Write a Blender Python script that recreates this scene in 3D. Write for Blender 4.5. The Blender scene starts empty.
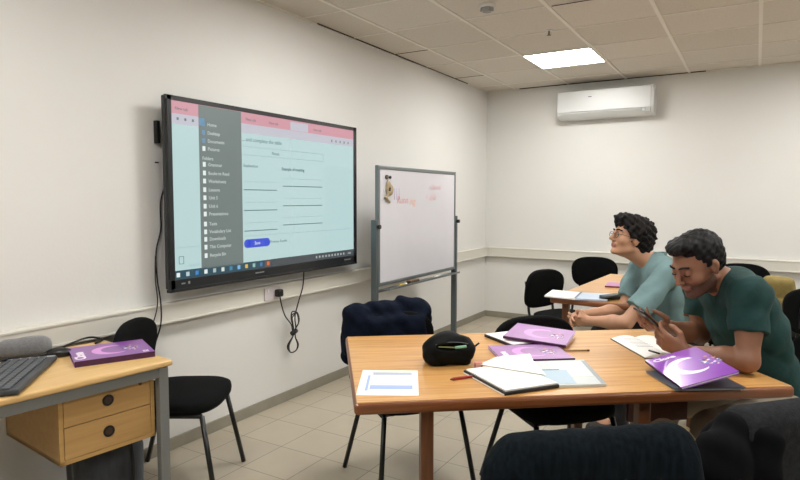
import bpy, bmesh, math, random
import numpy as np
from mathutils import Vector, Matrix, Euler
random.seed(7)
rng = np.random.default_rng(7)
PI = math.pi
SC = bpy.context.scene
COL = SC.collection
V = Vector

# ------------------------------------------------------------------ camera, world, exposure
cam_data = bpy.data.cameras.new('camera')
cam_data.sensor_width = 36
cam_data.lens = 597.24 / 800 * 36
cam_data.clip_start = 0.05
cam = bpy.data.objects.new('camera', cam_data)
COL.objects.link(cam)
yaw, pitch, roll = 0.5373, 0.0690, 0.0019
fw = V((-math.sin(yaw) * math.cos(pitch), math.cos(yaw) * math.cos(pitch), -math.sin(pitch)))
rt = fw.cross(V((0, 0, 1))).normalized()
up = rt.cross(fw)
r2 = rt * math.cos(roll) + up * math.sin(roll)
u2 = -rt * math.sin(roll) + up * math.cos(roll)
cam.matrix_world = Matrix(((r2.x, u2.x, -fw.x, 2.7723), (r2.y, u2.y, -fw.y, -6.6594), (r2.z, u2.z, -fw.z, 1.4077), (0, 0, 0, 1)))
SC.camera = cam
world = bpy.data.worlds.new('world')
SC.world = world
world.use_nodes = True
world.node_tree.nodes['Background'].inputs[0].default_value = (0.9, 0.95, 1.0, 1)
world.node_tree.nodes['Background'].inputs[1].default_value = 0.03
SC.view_settings.view_transform = 'Standard'
SC.view_settings.look = 'None'
SC.view_settings.gamma = 1
SC.view_settings.use_curve_mapping = False
SC.view_settings.exposure = 1.48
PANEL_POWER = 12.0          # emission strength of the ceiling light diffusers
H = 2.665                   # ceiling height
PANELS = [(1.2545, -1.242), (1.2545, -3.642), (1.2545, -6.042), (3.6545, -1.242), (3.6545, -3.642), (3.6545, -6.042)]

# ------------------------------------------------------------------ materials
def s2l(c):
    return tuple((x / 12.92 if x <= 0.04045 else ((x + 0.055) / 1.055) ** 2.4) for x in c)
def hexc(h):
    return s2l((int(h[0:2], 16) / 255, int(h[2:4], 16) / 255, int(h[4:6], 16) / 255))
MATS = {}
def mat(name, color, rough=0.6, metal=0.0, noise=None, bump=None, coat=0.0, sheen=0.0, emit=None, spec=None, sss=0.0):
    """noise=(scale, amount, (sx,sy,sz)); bump=(scale, strength)"""
    if name in MATS:
        return MATS[name]
    m = bpy.data.materials.new(name)
    m.use_nodes = True
    nt = m.node_tree
    b = nt.nodes['Principled BSDF']
    c = hexc(color) if isinstance(color, str) else color
    b.inputs['Base Color'].default_value = (*c, 1)
    b.inputs['Roughness'].default_value = rough
    b.inputs['Metallic'].default_value = metal
    b.inputs['Coat Weight'].default_value = coat
    b.inputs['Coat Roughness'].default_value = 0.15
    b.inputs['Sheen Weight'].default_value = sheen
    if spec is not None:
        b.inputs['Specular IOR Level'].default_value = spec
    if sss:
        b.inputs['Subsurface Weight'].default_value = sss
        b.inputs['Subsurface Radius'].default_value = (0.012, 0.005, 0.003)
    if emit:
        b.inputs['Emission Color'].default_value = (*c, 1)
        b.inputs['Emission Strength'].default_value = emit
    tc = nt.nodes.new('ShaderNodeTexCoord')
    if noise:
        sc_, am, st = noise
        mp = nt.nodes.new('ShaderNodeMapping')
        mp.inputs['Scale'].default_value = st
        nt.links.new(tc.outputs['Object'], mp.inputs[0])
        n = nt.nodes.new('ShaderNodeTexNoise')
        n.inputs['Scale'].default_value = sc_
        n.inputs['Detail'].default_value = 5
        nt.links.new(mp.outputs[0], n.inputs['Vector'])
        mr = nt.nodes.new('ShaderNodeMapRange')
        mr.inputs['From Min'].default_value = 0.3
        mr.inputs['From Max'].default_value = 0.7
        mr.inputs['To Min'].default_value = 1 - am
        mr.inputs['To Max'].default_value = 1 + am
        nt.links.new(n.outputs['Fac'], mr.inputs['Value'])
        mx = nt.nodes.new('ShaderNodeVectorMath')
        mx.operation = 'SCALE'
        mx.inputs[0].default_value = c
        nt.links.new(mr.outputs[0], mx.inputs['Scale'])
        nt.links.new(mx.outputs[0], b.inputs['Base Color'])
    if bump:
        n2 = nt.nodes.new('ShaderNodeTexNoise')
        n2.inputs['Scale'].default_value = bump[0]
        n2.inputs['Detail'].default_value = 4
        nt.links.new(tc.outputs['Object'], n2.inputs['Vector'])
        bp = nt.nodes.new('ShaderNodeBump')
        bp.inputs['Strength'].default_value = bump[1]
        bp.inputs['Distance'].default_value = 0.01
        nt.links.new(n2.outputs['Fac'], bp.inputs['Height'])
        nt.links.new(bp.outputs[0], b.inputs['Normal'])
    MATS[name] = m
    return m

def wood(name, dark, light, rough=0.35, coat=0.3, axis=(1, 14, 14), scale=3.0, rot=0.0):
    if name in MATS:
        return MATS[name]
    m = bpy.data.materials.new(name)
    m.use_nodes = True
    nt = m.node_tree
    b = nt.nodes['Principled BSDF']
    tc = nt.nodes.new('ShaderNodeTexCoord')
    mp = nt.nodes.new('ShaderNodeMapping')
    mp.inputs['Scale'].default_value = axis
    mp.inputs['Rotation'].default_value = (0, 0, rot)
    n = nt.nodes.new('ShaderNodeTexNoise')
    n.inputs['Scale'].default_value = scale
    n.inputs['Detail'].default_value = 8
    n.inputs['Roughness'].default_value = 0.6
    n.inputs['Distortion'].default_value = 0.6
    r = nt.nodes.new('ShaderNodeValToRGB')
    r.color_ramp.elements[0].position = 0.3
    r.color_ramp.elements[0].color = (*hexc(dark), 1)
    r.color_ramp.elements[1].position = 0.68
    r.color_ramp.elements[1].color = (*hexc(light), 1)
    nt.links.new(tc.outputs['Object'], mp.inputs[0])
    nt.links.new(mp.outputs[0], n.inputs['Vector'])
    nt.links.new(n.outputs['Fac'], r.inputs[0])
    nt.links.new(r.outputs[0], b.inputs['Base Color'])
    b.inputs['Roughness'].default_value = rough
    b.inputs['Coat Weight'].default_value = coat
    b.inputs['Coat Roughness'].default_value = 0.2
    MATS[name] = m
    return m

M_WALL = mat('wall_paint', 'dbdad6', 0.7, noise=(1.2, 0.012, (1, 1, 1)), bump=(60, 0.06))
M_TRUNK = mat('trunking_plastic', 'd3d0c6', 0.45)
M_TBAR = mat('ceiling_bar', 'e2ddd3', 0.5)
M_GAP_SHADE = mat('ceiling_gap_shade', '2c2620', 0.9)
M_BASE = mat('skirting_tile', '8e897b', 0.45, noise=(8, 0.08, (1, 1, 1)))
M_BLACKFAB = mat('black_upholstery', '0b0c0d', 0.9, spec=0.12, noise=(90, 0.25, (1, 1, 1)), bump=(300, 0.25))
M_TUBE = mat('black_tube', '08090a', 0.35, spec=0.5)
M_BLACKPL = mat('black_plastic', '0a0a0b', 0.4)
M_CABLE = mat('black_cable', '101012', 0.5)
M_TABLE = wood('honey_wood', 'b9803f', 'dbab6a', 0.3, 0.35, (1.2, 22, 22), 2.2)
M_TEDGE = wood('table_edge_wood', '6b3a1c', '87502a', 0.35, 0.3, (1.2, 20, 20), 2.5)
M_TLEG = wood('table_leg_wood', '5f3820', '7a4b2b', 0.4, 0.2, (14, 14, 1.2), 2.5)
M_DESK = wood('beech_laminate', 'c6a067', 'd8b478', 0.4, 0.1, (18, 1.2, 18), 2.0)
M_DESKF = wood('beech_front', 'a8824d', 'b8925c', 0.4, 0.1, (18, 1.2, 18), 2.0)
M_DESKE = wood('beech_edge', 'a9844c', 'b99258', 0.4, 0.1, (18, 1.2, 18), 2.0)
M_STEEL = mat('grey_painted_steel', '7f817f', 0.4, 0.3)
M_ALU = mat('brushed_aluminium', '777d7e', 0.38, 0.6)
M_DALU = mat('stand_grey_metal', '5f6769', 0.42, 0.5)
M_WHITE = mat('white_plastic', 'dcdcd9', 0.35)
M_PAPER = mat('white_paper', 'f2f0ea', 0.8)
M_INKG = mat('grey_ink', '6f757e', 0.8)
M_INKB = mat('pale_blue_ink', '9db1d8', 0.8)
M_PURPLE = mat('purple_cover', '7d3d98', 0.3, coat=0.4, noise=(7, 0.08, (1, 1, 1)))
M_LILAC = mat('lilac_cover', 'a878b4', 0.3, coat=0.4, noise=(7, 0.08, (1, 1, 1)))
M_DPURP = mat('dark_purple_edge', '43193f', 0.5)
M_PINK = mat('pink_print', 'd08fd0', 0.4)
M_WPRINT_GLARE = mat('white_print_glare', 'efe6f2', 0.4)
M_GOLD = mat('gold_print', 'c9a273', 0.5)
M_RUST = mat('rust_print', '7a3f34', 0.5)
M_TEAL = mat('teal_print', '6f8fc4', 0.5)

# ------------------------------------------------------------------ object helpers
def link(o, parent=None):
    COL.objects.link(o)
    if parent is not None:
        o.parent = parent
    return o
def mesh_obj(name, verts, faces, m, parent=None, smooth=False, mats=None, fmat=None):
    me = bpy.data.meshes.new(name)
    me.from_pydata([tuple(v) for v in verts], [], [tuple(f) for f in faces])
    for q in (mats or [m]):
        me.materials.append(q)
    if fmat is not None:
        me.polygons.foreach_set('material_index', np.asarray(fmat, dtype=np.int32))
    if smooth:
        me.polygons.foreach_set('use_smooth', [True] * len(me.polygons))
    me.update()
    return link(bpy.data.objects.new(name, me), parent)
def bm_obj(name, bm, m, parent=None, smooth=False, mats=None):
    bmesh.ops.recalc_face_normals(bm, faces=bm.faces)
    me = bpy.data.meshes.new(name)
    bm.to_mesh(me)
    bm.free()
    for q in (mats or [m]):
        me.materials.append(q)
    if smooth:
        for p in me.polygons:
            p.use_smooth = True
    return link(bpy.data.objects.new(name, me), parent)
def thing(name, label, cat, loc=(0, 0, 0), rz=0.0, group=None):
    o = bpy.data.objects.new(name, None)
    o.empty_display_size = 0.1
    o.location = loc
    o.rotation_euler = (0, 0, rz)
    COL.objects.link(o)
    return tag(o, label, cat, group)
def tag(o, label, cat, group=None):
    o['label'] = label
    o['category'] = cat
    if group:
        o['group'] = group
    return o
def struct(o, label=None):
    o['kind'] = 'structure'
    if label:
        o['label'] = label
    return o
def copy_tree(o, parent=None):
    c = o.copy()
    COL.objects.link(c)
    c.parent = parent
    for ch in list(o.children):
        copy_tree(ch, c)
    return c

def add_box(bm, c, s, rot=None, bevel=0.0, seg=2, mi=0):
    before = set(bm.faces)
    mtx = Matrix.Translation(V(c)) @ ((rot.to_matrix().to_4x4() if isinstance(rot, Euler) else rot) if rot is not None else Matrix.Identity(4)) @ Matrix.Diagonal((s[0], s[1], s[2], 1))
    r = bmesh.ops.create_cube(bm, size=1, matrix=mtx)
    if bevel > 0:
        es = list({e for v in r['verts'] for e in v.link_edges})
        bmesh.ops.bevel(bm, geom=es, offset=min(bevel, min(s) * 0.49), segments=seg, affect='EDGES', profile=0.5)
    for f in bm.faces:
        if f not in before:
            f.material_index = mi
def box(name, c, s, m, parent=None, rot=None, bevel=0.0, seg=2, smooth=False):
    bm = bmesh.new()
    add_box(bm, c, s, rot, bevel, seg)
    return bm_obj(name, bm, m, parent, smooth)
def add_cyl(bm, p0, p1, r0, r1=None, n=16):
    r1 = r0 if r1 is None else r1
    p0, p1 = V(p0), V(p1)
    d = p1 - p0
    q = d.to_track_quat('Z', 'Y').to_matrix().to_4x4()
    bmesh.ops.create_cone(bm, cap_ends=True, segments=n, radius1=r0, radius2=r1, depth=d.length, matrix=Matrix.Translation((p0 + p1) / 2) @ q)
def cyl(name, p0, p1, r0, m, parent=None, r1=None, n=16, smooth=True):
    bm = bmesh.new()
    add_cyl(bm, p0, p1, r0, r1, n)
    o = bm_obj(name, bm, m, parent)
    if smooth:
        for p in o.data.polygons:
            p.use_smooth = len(p.vertices) == 4
    return o
def smooth_path(pts, sub=6, closed=False):
    pts = [V(p) for p in pts]
    out = []
    n = len(pts)
    for i in range(n if closed else n - 1):
        p0 = pts[(i - 1) % n] if (closed or i > 0) else pts[i]
        p1, p2 = pts[i], pts[(i + 1) % n]
        p3 = pts[(i + 2) % n] if (closed or i + 2 < n) else p2
        for k in range(sub):
            t = k / sub
            out.append(0.5 * ((2 * p1) + (p2 - p0) * t + (2 * p0 - 5 * p1 + 4 * p2 - p3) * t * t + (3 * p1 - p0 - 3 * p2 + p3) * t ** 3))
    if not closed:
        out.append(pts[-1])
    return out
def round_path(pts, r=0.03, seg=4):
    pts = [V(p) for p in pts]
    out = [pts[0]]
    for i in range(1, len(pts) - 1):
        a, b, c = pts[i - 1], pts[i], pts[i + 1]
        ra = min(r, (a - b).length * 0.45, (c - b).length * 0.45)
        s, e = b + (a - b).normalized() * ra, b + (c - b).normalized() * ra
        for k in range(seg + 1):
            t = k / seg
            out.append(s * (1 - t) ** 2 + b * 2 * t * (1 - t) + e * t * t)
    out.append(pts[-1])
    return out
def tube_data(path, r, n=8, sx=1.0):
    verts, faces = [], []
    N = len(path)
    t0 = (path[1] - path[0]).normalized()
    ref = V((0, 0, 1)) if abs(t0.z) < 0.9 else V((1, 0, 0))
    nrm = t0.cross(ref).normalized()
    for i, p in enumerate(path):
        t = (path[min(i + 1, N - 1)] - path[max(i - 1, 0)])
        t = t.normalized() if t.length > 1e-9 else t0
        nrm = (nrm - t * nrm.dot(t))
        nrm = nrm.normalized() if nrm.length > 1e-6 else t.orthogonal().normalized()
        bn = t.cross(nrm)
        rr = r[i] if isinstance(r, (list, tuple)) else r
        for k in range(n):
            a = 2 * PI * k / n
            verts.append(p + nrm * math.cos(a) * rr * sx + bn * math.sin(a) * rr)
    for i in range(N - 1):
        for k in range(n):
            faces.append((i * n + k, i * n + (k + 1) % n, (i + 1) * n + (k + 1) % n, (i + 1) * n + k))
    faces.append(tuple(range(n - 1, -1, -1)))
    faces.append(tuple((N - 1) * n + k for k in range(n)))
    return verts, faces
def tube(name, path, r, m, parent=None, n=8, sx=1.0):
    v, f = tube_data([V(p) for p in path], r, n, sx)
    return mesh_obj(name, v, f, m, parent, smooth=True)
def tubes(name, paths, r, m, parent=None, n=8):
    V_, F_ = [], []
    for p in paths:
        v, f = tube_data([V(q) for q in p], r, n)
        o = len(V_)
        V_ += v
        F_ += [tuple(i + o for i in q) for q in f]
    return mesh_obj(name, V_, F_, m, parent, smooth=True)
def prism(name, poly, z0, z1, m, parent=None, mats=None):
    n = len(poly)
    vs = [(x, y, z0) for x, y in poly] + [(x, y, z1) for x, y in poly]
    fs = [tuple(range(n - 1, -1, -1)), tuple(range(n, 2 * n))] + [(i, (i + 1) % n, n + (i + 1) % n, n + i) for i in range(n)]
    bm = bmesh.new()
    vv = [bm.verts.new(v) for v in vs]
    for f in fs:
        bm.faces.new([vv[i] for i in f])
    return bm_obj(name, bm, m, parent, mats=mats)
def text_mesh(name, s, size, m, parent, mtx, extrude=0.0004, align='LEFT', bold=0.0, shear=0.0):
    cu = bpy.data.curves.new(name, 'FONT')
    cu.body = s
    cu.size = size
    cu.extrude = extrude
    cu.align_x = align
    cu.offset = bold
    cu.shear = shear
    cu.resolution_u = 2
    to = bpy.data.objects.new(name + '_c', cu)
    COL.objects.link(to)
    dg = bpy.context.evaluated_depsgraph_get()
    me = bpy.data.meshes.new_from_object(to.evaluated_get(dg))
    bpy.data.objects.remove(to)
    bpy.data.curves.remove(cu)
    me.transform(mtx)
    me.materials.clear()
    me.materials.append(m)
    return link(bpy.data.objects.new(name, me), parent)

# ------------------------------------------------------------------ distance-field modeller
class Field:
    def __init__(self, lo, hi, res):
        self.lo = np.array(lo, float)
        self.res = res
        self.n = np.ceil((np.array(hi) - self.lo) / res).astype(int) + 1
        self.D = np.full(self.n, 0.08, np.float32)
    def block(self, lo, hi, pad):
        a = np.clip(np.floor((np.array(lo) - pad - self.lo) / self.res).astype(int), 0, self.n)
        b = np.clip(np.ceil((np.array(hi) + pad - self.lo) / self.res).astype(int) + 1, 0, self.n)
        sl = tuple(slice(a[i], b[i]) for i in range(3))
        ax = [(self.lo[i] + self.res * np.arange(a[i], b[i])).astype(np.float32) for i in range(3)]
        return sl, np.meshgrid(*ax, indexing='ij')
    def _join(self, sl, d, k, op):
        A = self.D[sl]
        if A.size == 0:
            return
        d = d.astype(np.float32)
        if op == 'sub':
            B = -d
            if k > 0:
                h = np.clip(0.5 - 0.5 * (A - B) / k, 0, 1)
                A = A + (B - A) * h + k * h * (1 - h)
            else:
                A = np.maximum(A, B)
        else:
            if k > 0:
                h = np.clip(0.5 + 0.5 * (A - d) / k, 0, 1)
                A = A + (d - A) * h - k * h * (1 - h)
            else:
                A = np.minimum(A, d)
        self.D[sl] = A
    def cap(self, a, b, ra, rb=None, k=0.02, op='add', grow=0.0):
        a, b = np.array(a, float), np.array(b, float)
        rb = ra if rb is None else rb
        ra, rb = ra + grow, rb + grow
        R = max(ra, rb)
        sl, (X, Y, Z) = self.block(np.minimum(a, b) - R, np.maximum(a, b) + R, k + 0.02)
        ab = b - a
        L2 = max(ab @ ab, 1e-9)
        t = np.clip(((X - a[0]) * ab[0] + (Y - a[1]) * ab[1] + (Z - a[2]) * ab[2]) / L2, 0, 1)
        d = np.sqrt((X - a[0] - ab[0] * t) ** 2 + (Y - a[1] - ab[1] * t) ** 2 + (Z - a[2] - ab[2] * t) ** 2) - (ra + (rb - ra) * t)
        self._join(sl, d, k, op)
    def ell(self, c, r, R=None, k=0.02, op='add', grow=0.0):
        c, r = np.array(c, float), np.array(r, float) + grow
        R = np.eye(3) if R is None else np.array(R)          # columns = local axes
        m = r.max()
        sl, (X, Y, Z) = self.block(c - m, c + m, k + 0.02)
        P = np.stack([X - c[0], Y - c[1], Z - c[2]], -1) @ R
        q = P / r
        k0 = np.sqrt((q * q).sum(-1)) + 1e-9
        q2 = P / (r * r)
        k1 = np.sqrt((q2 * q2).sum(-1)) + 1e-9
        self._join(sl, k0 * (k0 - 1) / k1, k, op)
    def box(self, c, h, R=None, rad=0.01, k=0.01, op='add'):
        c, h = np.array(c, float), np.array(h, float)
        R = np.eye(3) if R is None else np.array(R)
        m = np.linalg.norm(h)
        sl, (X, Y, Z) = self.block(c - m, c + m, k + 0.02)
        P = np.abs(np.stack([X - c[0], Y - c[1], Z - c[2]], -1) @ R) - (h - rad)
        d = np.sqrt((np.maximum(P, 0) ** 2).sum(-1)) + np.minimum(P.max(-1), 0) - rad
        self._join(sl, d, k, op)
    def grid(self):
        ax = [(self.lo[i] + self.res * np.arange(self.n[i])).astype(np.float32) for i in range(3)]
        return np.meshgrid(*ax, indexing='ij', sparse=True)
    def cut(self, p, n):
        """keep the side opposite to n"""
        n = np.array(n, float)
        n /= np.linalg.norm(n)
        X, Y, Z = self.grid()
        self.D = np.maximum(self.D, ((X - p[0]) * n[0] + (Y - p[1]) * n[1] + (Z - p[2]) * n[2]).astype(np.float32))
    def displace(self, fn):
        X, Y, Z = self.grid()
        self.D = (self.D + fn(X, Y, Z)).astype(np.float32)
    def mesh(self):
        D = self.D
        D[0], D[-1] = 0.05, 0.05
        D[:, 0], D[:, -1] = 0.05, 0.05
        D[:, :, 0], D[:, :, -1] = 0.05, 0.05
        s = D < 0
        nx, ny, nz = D.shape
        acc = np.zeros((nx - 1, ny - 1, nz - 1), bool)
        inv = s[:-1, :-1, :-1]
        for dx in (0, 1):
            for dy in (0, 1):
                for dz in (0, 1):
                    acc |= s[dx:nx - 1 + dx, dy:ny - 1 + dy, dz:nz - 1 + dz] != inv
        idx = -np.ones(acc.shape, np.int64)
        cells = np.argwhere(acc)
        idx[acc] = np.arange(len(cells))
        pos = np.zeros((len(cells), 3))
        cnt = np.zeros(len(cells))
        corners = [(a, b, c) for a in (0, 1) for b in (0, 1) for c in (0, 1)]
        for ca in corners:
            for ax in range(3):
                if ca[ax]:
                    continue
                cb = list(ca)
                cb[ax] = 1
                A = D[cells[:, 0] + ca[0], cells[:, 1] + ca[1], cells[:, 2] + ca[2]]
                B = D[cells[:, 0] + cb[0], cells[:, 1] + cb[1], cells[:, 2] + cb[2]]
                w = (A < 0) != (B < 0)
                t = np.where(w, A / np.where(w, A - B, 1), 0)
                p = np.tile(np.array(ca, float), (len(cells), 1))
                p[:, ax] += t
                pos[w] += p[w]
                cnt[w] += 1
        pos = self.lo + (cells + pos / cnt[:, None]) * self.res
        faces = []
        for ax in range(3):
            o = [i for i in range(3) if i != ax]
            a = [slice(None)] * 3
            b = [slice(None)] * 3
            a[ax], b[ax] = slice(0, -1), slice(1, None)
            sa, sb = s[tuple(a)], s[tuple(b)]
            e = np.argwhere(sa != sb)
            e = e[(e[:, o[0]] > 0) & (e[:, o[1]] > 0)]
            sg = sa[e[:, 0], e[:, 1], e[:, 2]]
            def ci(d0, d1):
                q = e.copy()
                q[:, o[0]] -= d0
                q[:, o[1]] -= d1
                return idx[q[:, 0], q[:, 1], q[:, 2]]
            f = np.stack([ci(1, 1), ci(0, 1), ci(0, 0), ci(1, 0)], 1)
            flip = sg if ax != 1 else ~sg
            f[~flip] = f[~flip][:, ::-1]
            faces.append(f)
        return pos, np.concatenate(faces)
    def build(self, name, mats, parent=None, color=None, relax=1):
        P, F = self.mesh()
        for _ in range(relax):
            acc = np.zeros_like(P)
            c = np.zeros(len(P))
            for i in range(4):
                a, b = F[:, i], F[:, (i + 1) % 4]
                np.add.at(acc, a, P[b]); np.add.at(c, a, 1)
                np.add.at(acc, b, P[a]); np.add.at(c, b, 1)
            P = 0.5 * P + 0.5 * acc / np.maximum(c, 1)[:, None]
        me = bpy.data.meshes.new(name)
        me.vertices.add(len(P))
        me.vertices.foreach_set('co', P.ravel())
        me.loops.add(F.size)
        me.loops.foreach_set('vertex_index', F.ravel().astype(np.int32))
        me.polygons.add(len(F))
        me.polygons.foreach_set('loop_start', np.arange(0, F.size, 4, dtype=np.int32))
        me.polygons.foreach_set('use_smooth', np.ones(len(F), bool))
        for q in (mats if isinstance(mats, list) else [mats]):
            me.materials.append(q)
        me.update(calc_edges=True)
        if color is not None:
            me.polygons.foreach_set('material_index', color(P[F].mean(1)).astype(np.int32))
        me.validate()
        return link(bpy.data.objects.new(name, me), parent)

# ================================================================== ROOM
RX, RY = 5.6, -8.6
def wall(name, c, s):
    return struct(box(name, c, s, M_WALL))
wall('wall_left', (-0.05, RY / 2, H / 2), (0.1, -RY + 0.2, H))
wall('wall_back', (RX / 2, 0.05, H / 2), (RX, 0.1, H))
wall('wall_right', (RX + 0.05, RY / 2, H / 2), (0.1, -RY + 0.2, H))
wall('wall_front', (RX / 2, RY - 0.05, H / 2), (RX, 0.1, H))

def floor_mat():
    m = bpy.data.materials.new('floor_tiles')
    m.use_nodes = True
    nt = m.node_tree
    b = nt.nodes['Principled BSDF']
    tc = nt.nodes.new('ShaderNodeTexCoord')
    mp = nt.nodes.new('ShaderNodeMapping')
    mp.inputs['Location'].default_value = (-0.2, 3.86, 0)
    nt.links.new(tc.outputs['Object'], mp.inputs[0])
    br = nt.nodes.new('ShaderNodeTexBrick')
    br.offset = 0
    br.inputs['Scale'].default_value = 1
    br.inputs['Brick Width'].default_value = 0.3
    br.inputs['Row Height'].default_value = 0.3
    br.inputs['Mortar Size'].default_value = 0.0022
    br.inputs['Mortar Smooth'].default_value = 0.2
    br.inputs['Color1'].default_value = (*hexc('b3a996'), 1)
    br.inputs['Color2'].default_value = (*hexc('aca28f'), 1)
    br.inputs['Mortar'].default_value = (*hexc('6b655a'), 1)
    nt.links.new(mp.outputs[0], br.inputs['Vector'])
    n = nt.nodes.new('ShaderNodeTexNoise')
    n.inputs['Scale'].default_value = 6
    n.inputs['Detail'].default_value = 6
    nt.links.new(tc.outputs['Object'], n.inputs['Vector'])
    mr = nt.nodes.new('ShaderNodeMapRange')
    mr.inputs['To Min'].default_value = 0.9
    mr.inputs['To Max'].default_value = 1.08
    nt.links.new(n.outputs['Fac'], mr.inputs['Value'])
    mx = nt.nodes.new('ShaderNodeVectorMath')
    mx.operation = 'SCALE'
    nt.links.new(br.outputs['Color'], mx.inputs[0])
    nt.links.new(mr.outputs[0], mx.inputs['Scale'])
    nt.links.new(mx.outputs[0], b.inputs['Base Color'])
    b.inputs['Roughness'].default_value = 0.38
    bp = nt.nodes.new('ShaderNodeBump')
    bp.invert = True
    bp.inputs['Strength'].default_value = 0.4
    bp.inputs['Distance'].default_value = 0.002
    nt.links.new(br.outputs['Fac'], bp.inputs['Height'])
    nt.links.new(bp.outputs[0], b.inputs['Normal'])
    return m
bm = bmesh.new()
add_box(bm, (RX / 2, RY / 2, -0.05), (RX + 0.2, -RY + 0.2, 0.1))
struct(bm_obj('floor', bm, floor_mat()))

def tile_mat():
    m = bpy.data.materials.new('ceiling_tiles')
    m.use_nodes = True
    nt = m.node_tree
    b = nt.nodes['Principled BSDF']
    tc = nt.nodes.new('ShaderNodeTexCoord')
    br = nt.nodes.new('ShaderNodeTexBrick')
    mp = nt.nodes.new('ShaderNodeMapping')
    mp.inputs['Location'].default_value = (-0.357 + 0.6, 0.342, 0)
    nt.links.new(tc.outputs['Object'], mp.inputs[0])
    br.offset = 0
    br.inputs['Scale'].default_value = 1
    br.inputs['Brick Width'].default_value = 0.5984
    br.inputs['Row Height'].default_value = 0.6
    br.inputs['Mortar Size'].default_value = 0
    br.inputs['Color1'].default_value = (*hexc('d6cfc4'), 1)
    br.inputs['Color2'].default_value = (*hexc('cdc6ba'), 1)
    nt.links.new(mp.outputs[0], br.inputs['Vector'])
    n = nt.nodes.new('ShaderNodeTexNoise')
    n.inputs['Scale'].default_value = 120
    n.inputs['Detail'].default_value = 3
    nt.links.new(tc.outputs['Object'], n.inputs['Vector'])
    mr = nt.nodes.new('ShaderNodeMapRange')
    mr.inputs['From Min'].default_value = 0.3
    mr.inputs['From Max'].default_value = 0.5
    mr.inputs['To Min'].default_value = 0.86
    mr.inputs['To Max'].default_value = 1.0
    nt.links.new(n.outputs['Fac'], mr.inputs['Value'])
    mx = nt.nodes.new('ShaderNodeVectorMath')
    mx.operation = 'SCALE'
    nt.links.new(br.outputs['Color'], mx.inputs[0])
    nt.links.new(mr.outputs[0], mx.inputs['Scale'])
    nt.links.new(mx.outputs[0], b.inputs['Base Color'])
    b.inputs['Roughness'].default_value = 0.9
    return m
bm = bmesh.new()
add_box(bm, (RX / 2, RY / 2, H + 0.05), (RX + 0.2, -RY + 0.2, 0.1))
struct(bm_obj('ceiling', bm, tile_mat()))
xs = [0.357 + 0.5984 * i for i in range(9)]
ys = [-0.342 - 0.6 * i for i in range(14)]
bm = bmesh.new()
for x in xs:
    add_box(bm, (x, RY / 2, H - 0.003), (0.024, -RY, 0.006))
for y in ys:
    add_box(bm, (RX / 2, y, H - 0.002), (RX, 0.012, 0.004))
add_box(bm, (0.008, RY / 2, H - 0.004), (0.016, -RY, 0.008))
add_box(bm, (RX / 2, -0.008, H - 0.004), (RX, 0.016, 0.008))
struct(bm_obj('trim_1', bm, M_TBAR), 'pale T-bar grid of the suspended ceiling')
bm = bmesh.new()
for (x0, x1, y) in ((0.02, 0.345, -2.142 + 0.008), (0.02, 0.345, -0.942 + 0.008), (1.58, 2.13, -2.742 + 0.008)):
    add_box(bm, ((x0 + x1) / 2, y, H - 0.0045), (x1 - x0, 0.012, 0.004))  # thin dark strips, painted shade for the open joints at the tiles
add_box(bm, (0.018, -1.9, H - 0.0045), (0.004, 2.6, 0.009))
add_box(bm, (1.35, -0.018, H - 0.0045), (1.9, 0.004, 0.009))
struct(bm_obj('trim_2', bm, M_GAP_SHADE), 'dark strips painted as the shade in gaps beside a few ceiling tiles')

# skirting and dado trunking
struct(box('baseboard_left', (0.006, RY / 2, 0.0345), (0.012, -RY, 0.069), M_BASE, bevel=0.002))
struct(box('baseboard_back', (RX / 2, -0.006, 0.0345), (RX, 0.012, 0.069), M_BASE, bevel=0.002))
def trunk(name, c, s, lipc, lips, label):
    bm = bmesh.new()
    add_box(bm, c, s, bevel=0.004)
    for lc, ls in zip(lipc, lips):
        add_box(bm, lc, ls, bevel=0.0015)
    return struct(bm_obj(name, bm, M_TRUNK), label)
zt = 0.838
trunk('trim_3', (0.025, RY / 2, zt - 0.055), (0.05, -RY, 0.11), [(0.052, RY / 2, zt - 0.008), (0.052, RY / 2, zt - 0.102)], [(0.006, -RY, 0.012)] * 2, 'cable trunking along the left wall')
trunk('trim_4', (RX / 2, -0.025, zt - 0.055), (RX, 0.05, 0.11), [(RX / 2, -0.052, zt - 0.008), (RX / 2, -0.052, zt - 0.102)], [(RX, 0.006, 0.012)] * 2, 'cable trunking along the back wall')

# ceiling lights
M_DIFF = mat('light_diffuser', (1.0, 0.985, 0.96), 0.5, emit=PANEL_POWER)
for i, (x, y) in enumerate(PANELS):
    lb = ['square LED ceiling panel beside the air conditioner', 'square ceiling panel out of view over the table', 'square ceiling panel behind the camera at left',
          'square ceiling panel by the far right corner', 'square ceiling panel above the right hand chairs', 'square ceiling panel behind the camera at right'][i]
    t = thing('ceiling_light', lb, 'ceiling light', (x, y, H), 0, 'square LED ceiling panels')
    bm = bmesh.new()
    for sx, sy, cx, cy in ((0.596, 0.014, 0, 0.291), (0.596, 0.014, 0, -0.291), (0.014, 0.57, 0.291, 0), (0.014, 0.57, -0.291, 0)):
        add_box(bm, (cx, cy, -0.007), (sx, sy, 0.010))
    bm_obj('frame', bm, M_WHITE, t)
    box('diffuser', (0, 0, -0.0065), (0.568, 0.568, 0.005), M_DIFF, t)

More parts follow.
